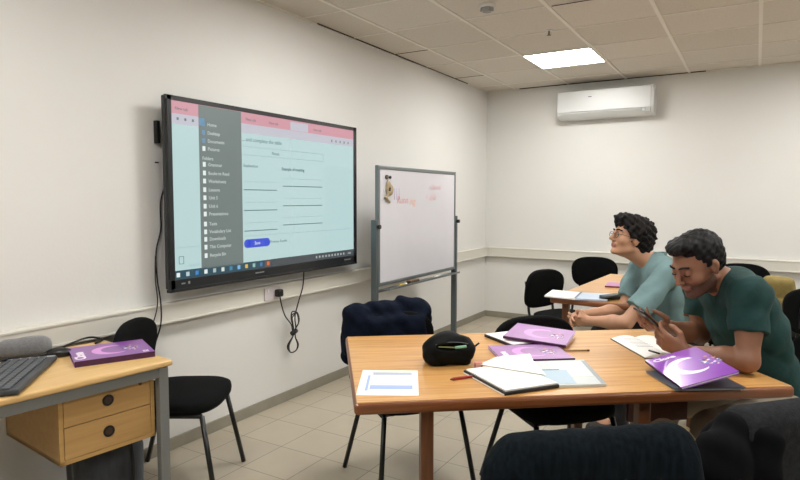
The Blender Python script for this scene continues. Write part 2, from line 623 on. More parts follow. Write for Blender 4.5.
# smoke detector and sprinkler
t = thing('smoke_detector', 'round white smoke detector on the ceiling', 'smoke detector', (1.22, -2.954, H))
bm = bmesh.new(); add_cyl(bm, (0, 0, -0.002), (0, 0, -0.02), 0.055, 0.052, 28); bm_obj('base', bm, M_WHITE, t)
bm = bmesh.new(); add_cyl(bm, (0, 0, -0.02), (0, 0, -0.045), 0.042, 0.028, 28)
for k in range(8):
    a = k * PI / 4
    add_box(bm, (math.cos(a) * 0.039, math.sin(a) * 0.039, -0.03), (0.012, 0.008, 0.012), Euler((0, 0, a)))
bm_obj('sensor_chamber', bm, mat('detector_grey', '8c8a84', 0.5), t)
t = thing('sprinkler_head', 'small metal sprinkler head in the ceiling near the light panel', 'sprinkler', (1.393, -2.175, H))
cyl('flange', (0, 0, -0.001), (0, 0, -0.006), 0.025, M_WHITE, t)
bm = bmesh.new(); add_cyl(bm, (0, 0, -0.006), (0, 0, -0.035), 0.007); add_cyl(bm, (0, 0, -0.035), (0, 0, -0.038), 0.016)
bm_obj('nozzle', bm, mat('brass_dark', '77705c', 0.4, 0.8), t)

# air conditioner
t = thing('air_conditioner', 'white split air conditioner mounted high on the back wall', 'air conditioner', (1.375, 0, 2.26))
M_AC = mat('ac_plastic', 'd5d7d6', 0.3)
M_ACD = mat('ac_shadow', '8a8d8c', 0.5)
prof = [(0, 0.0), (-0.13, 0.0), (-0.185, 0.035), (-0.205, 0.08), (-0.205, 0.25), (-0.19, 0.285), (-0.16, 0.30), (0, 0.30)]
n = len(prof)
vs = [(-0.485, y, z) for y, z in prof] + [(0.485, y, z) for y, z in prof]
fs = [tuple(range(n)), tuple(range(2 * n - 1, n - 1, -1))] + [(i, n + i, n + (i + 1) % n, (i + 1) % n) for i in range(n)]
bm = bmesh.new(); vv = [bm.verts.new(v) for v in vs]
for f in fs: bm.faces.new([vv[i] for i in f])
bmesh.ops.bevel(bm, geom=list(bm.edges), offset=0.006, segments=2, affect='EDGES')
bm_obj('body', bm, M_AC, t)
box('front_panel', (-0.01, -0.207, 0.175), (0.93, 0.008, 0.215), M_AC, t, bevel=0.003)
box('louvre_flap', (-0.04, -0.186, 0.038), (0.82, 0.062, 0.007), M_AC, t, rot=Euler((-0.62, 0, 0)), bevel=0.003)
box('outlet_slot', (-0.04, -0.19, 0.055), (0.83, 0.02, 0.008), M_ACD, t)
box('display_window', (0.39, -0.196, 0.05), (0.03, 0.012, 0.04), mat('ac_window', 'b9bfc0', 0.2), t)
box('logo', (-0.14, -0.2115, 0.215), (0.035, 0.002, 0.008), mat('logo_grey', '3c4044', 0.5), t)
box('seam', (0.455, -0.2, 0.15), (0.004, 0.012, 0.26), M_ACD, t)

# ================================================================== INTERACTIVE DISPLAY
M_BEZ = mat('bezel_black', '1c1f22', 0.35)
disp = thing('interactive_display', 'large wall mounted interactive screen showing a form and a grey file menu', 'screen', (0, -3.73, 0.92))
def R_(y0, y1, z0, z1, x, t_, name, m, bev=0.0):
    return box(name, (x, (y0 + y1) / 2 + 3.73, (z0 + z1) / 2 - 0.92), (t_, abs(y1 - y0), abs(z1 - z0)), m, disp, bevel=bev)
R_(-4.588, -2.868, 0.922, 1.946, 0.098, 0.028, 'housing', mat('housing_dark', '26292b', 0.45), 0.006)
R_(-4.44, -3.01, 1.04, 1.80, 0.059, 0.055, 'rear_body', mat('housing_dark', '26292b', 0.45), 0.01)
bm = bmesh.new()
for (y0, y1, z0, z1) in ((-4.582, -4.552, 0.92, 1.948), (-2.905, -2.865, 0.92, 1.948), (-4.59, -2.865, 1.922, 1.948), (-4.59, -2.865, 0.92, 0.972)):
    add_box(bm, (0.116, (y0 + y1) / 2 + 3.73, (z0 + z1) / 2 - 0.92), (0.014, y1 - y0, z1 - z0), bevel=0.002)
bm_obj('bezel', bm, M_BEZ, disp)
R_(-4.59, -2.865, 0.905, 0.922, 0.11, 0.03, 'pen_tray', M_BEZ, 0.003)
SCR = 0.95
M_SCR = mat('screen_page', (0.50, 0.69, 0.69), 0.25, emit=0.33)
M_SCR.node_tree.nodes['Principled BSDF'].inputs['Base Color'].default_value = (0.02, 0.02, 0.02, 1)
def scr_mat(name, rgb, e=0.62):
    c = hexc(rgb)
    e = 0.40
    m = mat(name, c, 0.3, emit=e)
    m.node_tree.nodes['Principled BSDF'].inputs['Base Color'].default_value = (0.02, 0.02, 0.02, 1)
    return m
R_(-4.552, -2.905, 0.972, 1.922, 0.1175, 0.005, 'screen', M_SCR)
S_PINK = scr_mat('screen_pink', 'c08994', 0.8); S_LAV = scr_mat('screen_lavender', 'b3b3bd', 0.8); S_GREY = scr_mat('screen_menu', '64706e', 0.8)
S_DARK = scr_mat('screen_taskbar', '1c4250', 0.8); S_LINE = scr_mat('screen_line', '4b6c70', 0.7); S_FAINT = scr_mat('screen_faint_line', '93aeb0', 0.8)
S_TXT = scr_mat('screen_text', '446066', 0.8); S_W = scr_mat('screen_white', 'd7e0de', 0.9); S_BLUE = scr_mat('screen_blue', '2f48c4', 0.9)
S_GRTXT = scr_mat('screen_grey_text', 'b4bdb9', 0.8)
def area(name, y0, y1, z0, z1, m, lvl=1):
    return R_(y0, y1, z0, z1, 0.1200 + lvl * 0.0006, 0.0006, name, m)
area('browser_tab_strip', -4.552, -2.905, 1.855, 1.922, S_PINK)
area('browser_toolbar', -4.552, -2.905, 1.800, 1.855, S_LAV)
area('browser_tab', -3.62, -3.44, 1.857, 1.912, S_LAV, 2)
area('file_menu', -4.375, -4.058, 1.012, 1.92, S_GREY, 2)
area('task_bar', -4.552, -2.905, 0.972, 1.020, S_DARK, 2)
area('task_bar_tray', -3.81, -2.905, 0.972, 1.021, scr_mat('screen_tray', '3b4247', 0.8), 3)
TM = lambda y, z, lvl=3: Matrix.Translation((0.1204 + lvl * 0.0006, y + 3.73, z - 0.92)) @ Matrix.Rotation(PI / 2, 4, 'Z') @ Matrix.Rotation(PI / 2, 4, 'X')
def stext(s, y, z, size, m, lvl=3, align='LEFT', name='screen_text', bold=0.0):
    return text_mesh(name, s, size, m, disp, TM(y, z, lvl), 0.0002, align, bold)
menu = [('Home', 1.819, 0), ('Desktop', 1.772, 0), ('Documents', 1.727, 0), ('Pictures', 1.683, 0), ('Folders', 1.630, 1), ('Grammar', 1.596, 0), ('Books to Read', 1.548, 0), ('Worksheets', 1.503, 0), ('Lessons', 1.455, 0),
        ('Unit 5', 1.41, 0), ('Unit 6', 1.363, 0), ('Presentations', 1.319, 0), ('Tests', 1.263, 0), ('Vocabulary List', 1.219, 0), ('Downloads', 1.177, 0), ('This Computer', 1.133, 0), ('Recycle Bin', 1.085, 0)]
for s, z, h in menu:
    stext(s, -4.355 if h else -4.315, z - 0.008, 0.026, S_GRTXT, name='menu_text', bold=0.0004)
    if not h:
        area('menu_icon', -4.352, -4.332, z - 0.012, z + 0.014, S_W if z < 1.72 else scr_mat('screen_icon_blue', '5b86a4', 0.8), 3)
area('menu_badge', -4.372, -4.335, 1.81, 1.85, scr_mat('screen_icon_blue', '5b86a4', 0.8), 3)
stext('... and complete the table.', -4.055, 1.752, 0.034, S_TXT, name='form_heading')
stext('Noun', -3.80, 1.683, 0.03, S_TXT, name='form_text')
stext('Explanation', -4.045, 1.597, 0.026, S_TXT, name='form_text')
stext('Example of meaning', -3.71, 1.590, 0.028, S_TXT, name='form_text', bold=0.0006)
for (y0, y1, z) in ((-4.045, -3.756, 1.46), (-3.70, -3.29, 1.488), (-4.045, -3.756, 1.335), (-3.70, -3.29, 1.36), (-4.045, -3.756, 1.21), (-3.70, -3.29, 1.235)):
    area('form_line', y0, y1, z - 0.0028, z + 0.0028, S_LINE, 2)
    area('form_box_edge', y0, y1, z + 0.048, z + 0.051, S_FAINT, 2)
for z in (1.72, 1.67):
    area('form_box_edge', -4.045, -3.276, z - 0.002, z + 0.002, S_FAINT, 2)
area('form_box_edge', -3.279, -3.275, 1.67, 1.72, S_FAINT, 2)
area('page_divider', -4.045, -2.95, 1.178, 1.181, S_FAINT, 2)
bm = bmesh.new()
add_box(bm, (0.1216, -3.938 + 3.73, 1.133 - 0.92), (0.0012, 0.176, 0.052), bevel=0.0)
for sy in (-1, 1):
    add_cyl(bm, (0.1210, -3.938 + 3.73 + sy * 0.086, 1.133 - 0.92), (0.1222, -3.938 + 3.73 + sy * 0.086, 1.133 - 0.92), 0.026, n=24)
bm_obj('save_button', bm, S_BLUE, disp)
stext('Save', -3.938, 1.124, 0.028, S_W, 4, 'CENTER', 'button_text')
stext('Previous Results', -3.825, 1.125, 0.024, S_TXT, name='form_text')
icol = ['d7e0de', 'aebfc6', '2f78b8', 'd7e0de', '9fb0ac', 'c8d2c8', '3c7d9c', '74a9d8', 'c9a84e', '8ab0a8', '3c6f9c', 'c9683c']
for k, c in enumerate(icol):
    y = -4.533 + k * 0.0625
    area('task_icon', y - 0.011, y + 0.011, 0.985, 1.008, scr_mat('screen_icon_%d' % k, c, 0.8), 3)
area('task_icon_glow', -3.875, -3.82, 0.975, 1.018, scr_mat('screen_icon_orange', '9a6a50', 0.8), 2)
for k in range(10):
    y = -3.36 + k * 0.036
    area('tray_icon', y - 0.006, y + 0.006, 0.988, 1.004, S_GRTXT, 4)
stext('14:05', -2.99, 0.988, 0.02, S_GRTXT, 4, name='tray_clock')
area('window_divider', -4.552, -4.38, 1.142, 1.145, S_FAINT, 1)
bm = bmesh.new()
for (y, z, sy, sz) in ((-4.525, 1.075, 0.003, 0.04), (-4.495, 1.075, 0.003, 0.04), (-4.51, 1.095, 0.03, 0.003), (-4.51, 1.055, 0.03, 0.003)):
    add_box(bm, (0.1214, y + 3.73, z - 0.92), (0.001, sy, sz))
bm_obj('page_icon', bm, S_LINE, disp)
stext('Search', -4.46, 1.035, 0.026, S_FAINT, name='form_text')
for k in range(5):
    area('toolbar_icon', -4.52 + k * 0.05, -4.507 + k * 0.05, 1.822, 1.836, S_TXT, 2)
    area('toolbar_icon', -3.18 + k * 0.05, -3.168 + k * 0.05, 1.815, 1.832, S_TXT, 2)
for y in (-4.53, -4.02, -3.82, -3.38):
    stext('New tab', y, 1.875, 0.024, S_TXT, 2, name='tab_text')
M_BZT = mat('bezel_mark', '8d9396', 0.5)
bm = bmesh.new()
for k in range(7): add_box(bm, (0.1235, -3.955 + 3.73 + k * 0.011, 0.947 - 0.92), (0.001, 0.007, 0.008))
bm_obj('bezel_logo', bm, M_BZT, disp)
R_(-3.03, -2.95, 0.945, 0.951, 0.1235, 0.001, 'bezel_label', M_BZT)
R_(-4.515, -4.49, 0.944, 0.952, 0.1235, 0.001, 'port_mark', M_BZT)
R_(-4.47, -4.458, 0.942, 0.956, 0.1235, 0.001, 'power_mark', M_BZT)
# wall bracket
bm = bmesh.new()
for y in (-4.1, -3.4):
    add_box(bm, (0.008, y + 3.73, 0.5), (0.016, 0.05, 0.6))
for z in (0.35, 0.65):
    add_box(bm, (0.012, 0, z), (0.015, 0.9, 0.04))
bm_obj('wall_bracket', bm, M_BLACKPL, disp)

# small receiver box and arm peeping out behind the display's left edge
t = thing('receiver_box', 'small black box on the wall at the left edge of the screen', 'electronic box', (0, -4.562, 1.66))
box('case', (0.014, 0.0, 0.10), (0.028, 0.022, 0.12), M_BLACKPL, t, bevel=0.003)
tube('antenna', [(0.02, 0.0, -0.062), (0.02, -0.02, -0.062)], 0.004, M_BLACKPL, t)
# hanging cable left of the display
tag(tube('hanging_cable', smooth_path([(0.02, -4.53, 1.46), (0.012, -4.55, 1.38), (0.015, -4.555, 1.24), (0.012, -4.585, 1.12), (0.035, -4.60, 0.98), (0.072, -4.61, 0.86), (0.075, -4.615, 0.74), (0.02, -4.62, 0.60), (0.012, -4.65, 0.42), (0.012, -4.72, 0.25)]), 0.004, M_CABLE), 'thin black cable hanging down the wall at the left of the screen', 'cable')
tag(tube('wall_cable', smooth_path([(0.012, -4.59, 1.10), (0.02, -4.60, 0.98), (0.066, -4.625, 0.85), (0.068, -4.66, 0.74), (0.02, -4.66, 0.62), (0.012, -4.67, 0.45)]), 0.003, M_CABLE), 'second thinner cable crossing the trunking beside the hanging one', 'cable')
# socket and plug and power lead with its coiled slack
t = thing('wall_socket', 'white double socket set in the trunking under the screen', 'socket', (0.05, -3.74, 0.785))
box('face_plate', (0.006, 0, 0), (0.010, 0.15, 0.085), mat('socket_plate', 'c9c0c2', 0.4), t, bevel=0.003)
box('rocker_switch', (0.013, -0.045, 0.02), (0.006, 0.012, 0.02), M_WHITE, t, bevel=0.001)
t = thing('power_lead', 'black power lead with plug and coiled slack hanging below the screen', 'cable', (0.0, -3.55, 0.0))
bm = bmesh.new(); add_box(bm, (0.083, -0.155, 0.785), (0.045, 0.05, 0.05), bevel=0.012, seg=3); bm_obj('plug', bm, M_BLACKPL, t)
cx = 0.075
lead = [(0.09, -0.155, 0.76), (0.09, -0.14, 0.70), (cx, -0.09, 0.62), (cx, -0.03, 0.55), (cx, -0.01, 0.50)]
k = []
for i in range(3):
    s = 1 - i * 0.12
    k += [(cx + 0.004 * i, 0.05 * s, 0.555), (cx, 0.035 * s, 0.62), (cx, -0.02, 0.635 - i * 0.02), (cx + 0.006, -0.035 * s, 0.59), (cx, -0.005, 0.51), (cx, -0.01, 0.47), (cx, -0.07 * s, 0.41), (cx, -0.04, 0.36), (cx, 0.015, 0.36), (cx + 0.006, 0.035 * s, 0.40), (cx, 0.01, 0.46), (cx + 0.01, 0.005, 0.52)]
lead += k + [(cx, 0.01, 0.60), (cx, 0.05, 0.70), (0.08, 0.09, 0.80), (0.07, 0.115, 0.925)]
tube('lead', smooth_path(lead, 6), 0.0045, M_CABLE, t, n=6)
tube('tie', [(cx, -0.025, 0.485), (cx, 0.022, 0.50)], 0.017, M_CABLE, t)

# ================================================================== MOBILE WHITEBOARD
t = thing('whiteboard_stand', 'mobile whiteboard on a grey metal stand against the left wall', 'whiteboard', (0.36, -2.28, 0))
M_BOARD = mat('board_enamel', 'cccbd1', 0.25, coat=0.3, noise=(3, 0.02, (1, 1, 1)))
YL, YR, ZB, ZT = -0.655, 0.645, 0.765, 1.64
box('board', (0, (YL + YR) / 2, (ZB + ZT) / 2), (0.018, YR - YL, ZT - ZB), M_BOARD, t)
bm = bmesh.new()
for (y, z, sy, sz) in ((YL, (ZB + ZT) / 2, 0.03, ZT - ZB + 0.03), (YR, (ZB + ZT) / 2, 0.022, ZT - ZB + 0.03), ((YL + YR) / 2, ZT, YR - YL, 0.028), ((YL + YR) / 2, ZB, YR - YL, 0.028)):
    add_box(bm, (0, y, z), (0.03, sy, sz), bevel=0.005)
bm_obj('frame', bm, M_ALU, t)
for y in (YL - 0.032, YR + 0.028):
    box('post', (-0.005, y, 0.655), (0.05, 0.032, 1.19), M_DALU, t, bevel=0.004)
    box('foot', (0.02, y, 0.045), (0.50, 0.04, 0.035), M_DALU, t, bevel=0.005)
    for x in (-0.2, 0.24):
        bm = bmesh.new(); add_cyl(bm, (x, y - 0.01, 0.022), (x, y + 0.01, 0.022), 0.022); bm_obj('castor', bm, M_BLACKPL, t)
    cyl('pivot_knob', (0.02, y, 1.2), (0.045, y, 1.2), 0.016, M_BLACKPL, t)
box('lower_rail', (0.0, (YL + YR) / 2, 0.715), (0.022, YR - YL + 0.06, 0.018), M_DALU, t)
bm = bmesh.new()
add_box(bm, (0.04, (YL + YR) / 2 + 0.02, 0.722), (0.06, YR - YL - 0.06, 0.004))
add_box(bm, (0.07, (YL + YR) / 2 + 0.02, 0.729), (0.004, YR - YL - 0.06, 0.016))
bm_obj('pen_tray', bm, M_ALU, t)
# ink
M_RED = mat('red_ink', 'c98e96', 0.6); M_RED2 = mat('faded_red_ink', 'cfa9b0', 0.6); M_VIO = mat('violet_ink', 'b4a3cc', 0.6)
BT = lambda y, z: Matrix.Translation((0.0098, y, z)) @ Matrix.Rotation(PI / 2, 4, 'Z') @ Matrix.Rotation(PI / 2, 4, 'X')
text_mesh('writing', 'Runn', 0.085, M_RED, t, BT(-0.40, 1.37), 0.0003, shear=0.25)
text_mesh('writing', 'ing', 0.085, mat('orange_ink', 'd3a98f', 0.6), t, BT(-0.20, 1.362), 0.0003, shear=0.25)
text_mesh('writing', 'relaxed', 0.07, M_RED2, t, BT(0.14, 1.485), 0.0003, shear=0.25)
text_mesh('writing', '+ able', 0.08, M_RED2, t, BT(0.07, 1.395), 0.0003, shear=0.25)
tubes('writing_stroke', [[(0.0098, -0.43 + 0.035 * k, 1.49), (0.0098, -0.432 + 0.035 * k, 1.40)] for k in range(3)], 0.002, M_VIO, t, 5)
# clip and magnets on the board
t2 = thing('board_ornament', 'small beige wooden figure fixed to the top left corner of the whiteboard', 'magnet', (0.372, -2.83, 1.455))
M_TAN = mat('tan_wood', 'a08f70', 0.7, noise=(30, 0.15, (1, 1, 1)))
F = Field((-0.005, -0.1, -0.14), (0.035, 0.14, 0.16), 0.0035)
F.ell((0.008, 0.035, 0.02), (0.012, 0.05, 0.045), k=0.01)
F.ell((0.008, 0.015, 0.06), (0.011, 0.028, 0.03), k=0.01)
F.cap((0.008, -0.03, -0.035), (0.008, 0.035, -0.075), 0.008, k=0.01)
F.cap((0.008, 0.015, 0.0), (0.008, -0.01, -0.04), 0.01, k=0.01)
F.build('body', M_TAN, t2)
for (y, z) in ((0.012, 0.018), (0.015, 0.03)):
    cyl('spot', (0.018, y, z), (0.024, y, z), 0.008, M_BLACKPL, t2)
for (y, z, c) in ((-2.78 , 1.57, 0), (-2.83, 1.57, 1)):
    o = cyl('magnet', (0, 0, 0), (0.009, 0, 0), 0.011 + 0.006 * c, M_BLACKPL if not c else mat('brown_magnet', '5a4c3e', 0.5))
    o.location = (0.3705, y, z)
    tag(o, ['small black round magnet near the board ornament', 'brown round magnet at the top left corner of the whiteboard'][c], 'magnet')
# markers
def marker(y, c, l, capc):
    t = thing('board_marker', l, 'marker', (0.402, -2.28 + y, 0.7335))
    cyl('barrel', (0, -0.055, 0), (0, 0.03, 0), 0.009, mat('marker_' + c, c, 0.4), t)
    cyl('cap', (0, 0.03, 0), (0, 0.06, 0), 0.0095, mat('marker_' + capc, capc, 0.4), t)
marker(-0.36, 'b89a3c', 'yellow marker at the left of the whiteboard tray', 'd8d8d0')
marker(0.22, 'd5d5d2', 'white marker toward the right of the whiteboard tray', 'c4c4c4')
t = thing('board_eraser', 'dark brown eraser on the tray left of centre', 'eraser', (0.404, -2.48, 0.7245))
box('felt', (0, 0, 0.009), (0.045, 0.15, 0.017), mat('felt_dark', '2e231d', 0.95), t, bevel=0.003)
box('grip', (0, 0, 0.024), (0.042, 0.147, 0.013), mat('eraser_wood', '6b5038', 0.6), t, bevel=0.003)

# ================================================================== CHAIRS  (local: +X is the way the chair faces)
def pad(name, w, d, t_, m, parent, mtx, ex=3.2, bulge=0.012, curve=0.0, taper=0.0):
    """upholstered superellipse pad in its own XY plane, thickness along Z, then placed by mtx"""
    N = 40
    prof = [(0.0, -t_ / 2), (0.6, -t_ / 2), (0.93, -t_ / 2), (0.985, -t_ * 0.36), (1.0, 0), (0.985, t_ * 0.36), (0.93, t_ / 2), (0.6, t_ / 2 + bulge * 0.6), (0.0, t_ / 2 + bulge)]
    vs, fs = [], []
    for s, z in prof:
        for k in range(N):
            a = 2 * PI * k / N
            c, q = math.cos(a), math.sin(a)
            x = d / 2 * s * math.copysign(abs(c) ** (2 / ex), c)
            y = w / 2 * s * math.copysign(abs(q) ** (2 / ex), q)
            y *= 1 + taper * (x / (d / 2))
            zz = z + curve * (y / (w / 2)) ** 2
            vs.append(mtx @ V((x, y, zz)))
    L_ = len(prof)
    for i in range(L_ - 1):
        for k in range(N):
            fs.append((i * N + k, i * N + (k + 1) % N, (i + 1) * N + (k + 1) % N, (i + 1) * N + k))
    bm = bmesh.new()
    vv = [bm.verts.new(v) for v in vs]
    for f in fs:
        bm.faces.new([vv[i] for i in f])
    bmesh.ops.remove_doubles(bm, verts=bm.verts, dist=1e-5)
    bm_obj(name, bm, m, parent, smooth=True)
def make_chair(label, loc, rz, group=None):
    t = thing('office_chair', label, 'chair', loc, rz, group)
    pad('seat', 0.47, 0.44, 0.055, M_BLACKFAB, t, Matrix.Translation((0.01, 0, 0.45)), curve=0.0, taper=0.04)
    B = Matrix.Translation((-0.245, 0, 0.675)) @ Matrix.Rotation(-PI / 2 - 0.14, 4, 'Y')
    B = Matrix.Translation((-0.245, 0, 0.655)) @ Matrix(((0, 0, 1, 0), (0, 1, 0, 0), (-1, 0, 0, 0), (0, 0, 0, 1)))
    B = B @ Matrix.Rotation(0.14, 4, 'Y')
    pad('backrest', 0.46, 0.33, 0.04, M_BLACKFAB, t, B, ex=3.0, bulge=0.006, curve=0.035, taper=-0.03)
    for s in (-1, 1):
        tube('leg', [(0.17, 0.195 * s, 0.412), (0.245, 0.245 * s, 0.004)], 0.0125, M_TUBE, t, 8, 1.0)
        tube('leg', [(-0.15, 0.19 * s, 0.412), (-0.27, 0.25 * s, 0.004)], 0.0125, M_TUBE, t, 8, 1.0)
        tube('back_support', round_path([(-0.06, 0.15 * s, 0.408), (-0.235, 0.15 * s, 0.408), (-0.262, 0.15 * s, 0.60), (-0.282, 0.15 * s, 0.72)], 0.06), 0.011, M_TUBE, t, 8)
    tubes('seat_frame', [round_path([(-0.15, 0.19, 0.412), (0.17, 0.195, 0.412)], 0.02), [V((-0.15, -0.19, 0.412)), V((0.17, -0.195, 0.412))], [V((0.14, -0.195, 0.412)), V((0.14, 0.195, 0.412))], [V((-0.12, -0.19, 0.412)), V((-0.12, 0.19, 0.412))]], 0.012, M_TUBE, t)
    return t
A_ = lambda x, y: math.atan2(y, x)
CH = 'black upholstered four legged office chairs'
chair_spots = [
    ('bare black chair under the screen, beside the beech desk', (0.38, -4.75), A_(0.85, 0.52)),
    ('black chair with a navy jacket over its back, left of the front table', (1.33, -4.15), A_(0.80, -0.60)),
    ('black chair tucked under the far side of the front table, seat showing below the tabletop', (1.985, -3.90), A_(0.74, -0.67)),
    ('black chair facing the left end of the back table', (1.46, -1.84), A_(0.92, -0.40)),
    ('black chair at the far end of the back table, its back to the rear wall', (1.38, -0.62), A_(0.05, -1.0)),
    ('black chair near the rear wall behind the man in the dark green polo shirt', (2.66, -0.55), A_(-0.1, -1.0)),
    ('black chair standing alone at the right edge of the view', (3.03, -1.60), A_(-0.55, 0.83)),
    ('black chair on which the man in the light green shirt sits', (2.36, -2.60), A_(-0.80, -0.60)),
    ('black chair on which the man in the dark green polo shirt sits', (2.92, -3.64), A_(-0.79, -0.61)),
    ('black chair under a dark blue jacket, nearest the camera, back to the camera', (2.30, -4.99), A_(-0.58, 0.81)),
    ('black chair under a dark grey coat at the near right corner', (2.66, -4.53), A_(-0.74, 0.67)),
]
proto = None
CHAIRS = []
for lb, (x, y), a in chair_spots:
    if proto is None:
        proto = c = make_chair(lb, (x, y, 0), a, CH)
    else:
        c = copy_tree(proto)
        c.location = (x, y, 0)
        c.rotation_euler = (0, 0, a)
        c['label'] = lb
    CHAIRS.append(c)

# ================================================================== FRONT TABLE
TA = math.atan2(0.611, 0.791)
T0 = V((1.685, -5.12, 0))
U = V((math.cos(TA), math.sin(TA), 0))
W = V((-math.sin(TA), math.cos(TA), 0))
TL, TD, TH = 1.555, 0.95, 0.75
def table(name, label, loc, rz, L, D, h, legs, thick=0.042, panel=None):
    t = thing(name, label, 'table', loc, rz)
    bm = bmesh.new()
    add_box(bm, (L / 2, D / 2, h - thick / 2 - 0.0008), (L, D, thick - 0.0016), bevel=0.012, seg=3)
    bm_obj('edge_band', bm, M_TEDGE, t, smooth=False)
    box('tabletop', (L / 2, D / 2, h - 0.0015), (L - 0.018, D - 0.018, 0.003), M_TABLE, t)
    for (x, y) in legs:
        box('leg', (x, y, (h - thick) / 2), (0.044, 0.044, h - thick), M_TLEG, t, bevel=0.005)
    if panel:
        panel(t)
    return t
def front_extra(t):
    bm = bmesh.new()
    add_box(bm, (0.70, 0.475, 0.695), (0.9, 0.05, 0.025))
    bm_obj('cross_rail', bm, M_TLEG, t)
    box('side_panel', (1.285, 0.42, 0.595), (0.26, 0.02, 0.225), mat('dark_red_wood', '54271a', 0.4, noise=(4, 0.1, (1, 1, 1))), t)
ft = table('meeting_table', 'honey coloured wooden table in front with books and papers on it', T0, TA, TL, TD, TH,
           [(0.25, 0.085), (1.03, 0.085), (0.37, 0.865), (1.13, 0.865), (1.44, 0.865)], panel=front_extra)

# ================================================================== BACK TABLE
bt = table('meeting_table', 'smaller wooden table behind by the rear wall with an open folder on it', (1.60, -2.72, 0), math.radians(-3), 0.95, 1.52, 0.75,
           [(0.08, 0.1), (0.87, 0.1), (0.08, 1.42), (0.87, 1.42)], thick=0.04)

# ================================================================== TEACHER'S DESK
DA = math.radians(-6.5)
desk = thing('office_desk', 'beech desk with grey metal frame and two drawers at the left edge', 'desk', (0.715, -5.045, 0), DA)
# local: -X towards the wall, -Y towards the left edge of the view
DL, DD, DH = 1.08, 0.57, 0.74
bm = bmesh.new(); add_box(bm, (-DD / 2, -DL / 2, DH - 0.0125), (DD, DL, 0.025), bevel=0.008, seg=3)
bm_obj('desktop', bm, M_DESK, desk)
bm = bmesh.new()
add_box(bm, (-0.03, -DL / 2, DH - 0.047), (0.025, DL - 0.04, 0.042))
add_box(bm, (-DD + 0.05, -DL / 2, DH - 0.047), (0.025, DL - 0.04, 0.042))
add_box(bm, (-DD / 2, -0.035, DH - 0.047), (DD - 0.06, 0.035, 0.042))
add_box(bm, (-DD / 2, -DL + 0.03, DH - 0.047), (DD - 0.06, 0.03, 0.042))
bm_obj('frame_rail', bm, M_STEEL, desk)
for x, y in ((-0.03, -0.035), (-DD + 0.05, -0.035), (-0.03, -DL + 0.03), (-DD + 0.05, -DL + 0.03)):
    box('leg', (x, y, (DH - 0.026) / 2), (0.034, 0.042, DH - 0.03), M_STEEL, desk, bevel=0.004)
px0, px1, py0, py1, pz0, pz1 = -0.54, -0.045, -0.435, -0.062, 0.425, 0.69
bm = bmesh.new()
for c, s in (((px0 + px1) / 2, py0 + 0.008, (pz0 + pz1) / 2), (px1 - px0, 0.016, pz1 - pz0)), (((px0 + px1) / 2, py1 - 0.008, (pz0 + pz1) / 2), (px1 - px0, 0.016, pz1 - pz0)), (((px0 + px1) / 2, (py0 + py1) / 2, pz0 + 0.008), (px1 - px0, py1 - py0, 0.016)), ((px0 + 0.006, (py0 + py1) / 2, (pz0 + pz1) / 2), (0.012, py1 - py0, pz1 - pz0)), (((px0 + px1) / 2, (py0 + py1) / 2, pz1 - 0.004), (px1 - px0, py1 - py0, 0.008)):
    add_box(bm, c, s, bevel=0.001)
bm_obj('pedestal', bm, M_DESKE, desk)
dh = (pz1 - pz0 - 0.016 - 0.010) / 2
for k in range(2):
    zc = pz0 + 0.018 + dh / 2 + k * (dh + 0.003)
    d = box('drawer', (px1 - 0.009 - 0.0, (py0 + py1) / 2, zc), (0.018, py1 - py0 - 0.036, dh), M_DESKF, desk, bevel=0.001)
    bm = bmesh.new(); add_cyl(bm, (px1 - 0.001, (py0 + py1) / 2 - 0.005, zc + 0.002), (px1 + 0.003, (py0 + py1) / 2 - 0.005, zc + 0.002), 0.022, 0.022, 28)
    hdl = bm_obj('handle', bm, M_BLACKPL, d)
    bm = bmesh.new(); add_cyl(bm, (px1 + 0.002, (py0 + py1) / 2 - 0.005, zc + 0.002), (px1 + 0.0036, (py0 + py1) / 2 - 0.005, zc + 0.002), 0.014, 0.014, 24)
    bm_obj('handle_recess', bm, mat('recess_brown', '3a2a20', 0.5), desk)
cyl('lock', (px1 - 0.002, py1 - 0.06, pz1 - 0.03), (px1 + 0.003, py1 - 0.06, pz1 - 0.03), 0.007, mat('brass_lock', '6b5230', 0.4, 0.7), desk)
# dark bag standing under the desk
F = Field((0.20, -5.36, -0.01), (0.62, -4.98, 0.44), 0.007)
Rb = np.array([[math.cos(1.35), -math.sin(1.35), 0], [math.sin(1.35), math.cos(1.35), 0], [0, 0, 1]])
F.box((0.42, -5.17, 0.20), (0.135, 0.10, 0.19), Rb, rad=0.05)
F.displace(lambda X, Y, Z: 0.005 * np.sin(38 * (X + Y)) * np.sin(14 * Z + 3 * X) + 0.004 * np.sin(75 * X + 12 * Z))
bag = F.build('cloth_bag', mat('slate_cloth', '2f3338', 0.9, noise=(40, 0.25, (1, 1, 0.3)), sheen=0.2))
tag(bag, 'dark slate cloth bag standing under the drawers of the desk', 'bag')
tube('strap', smooth_path([(0.53, -5.12, 0.38), (0.548, -5.125, 0.25), (0.548, -5.14, 0.08)]), 0.006, M_BLACKPL, bag)

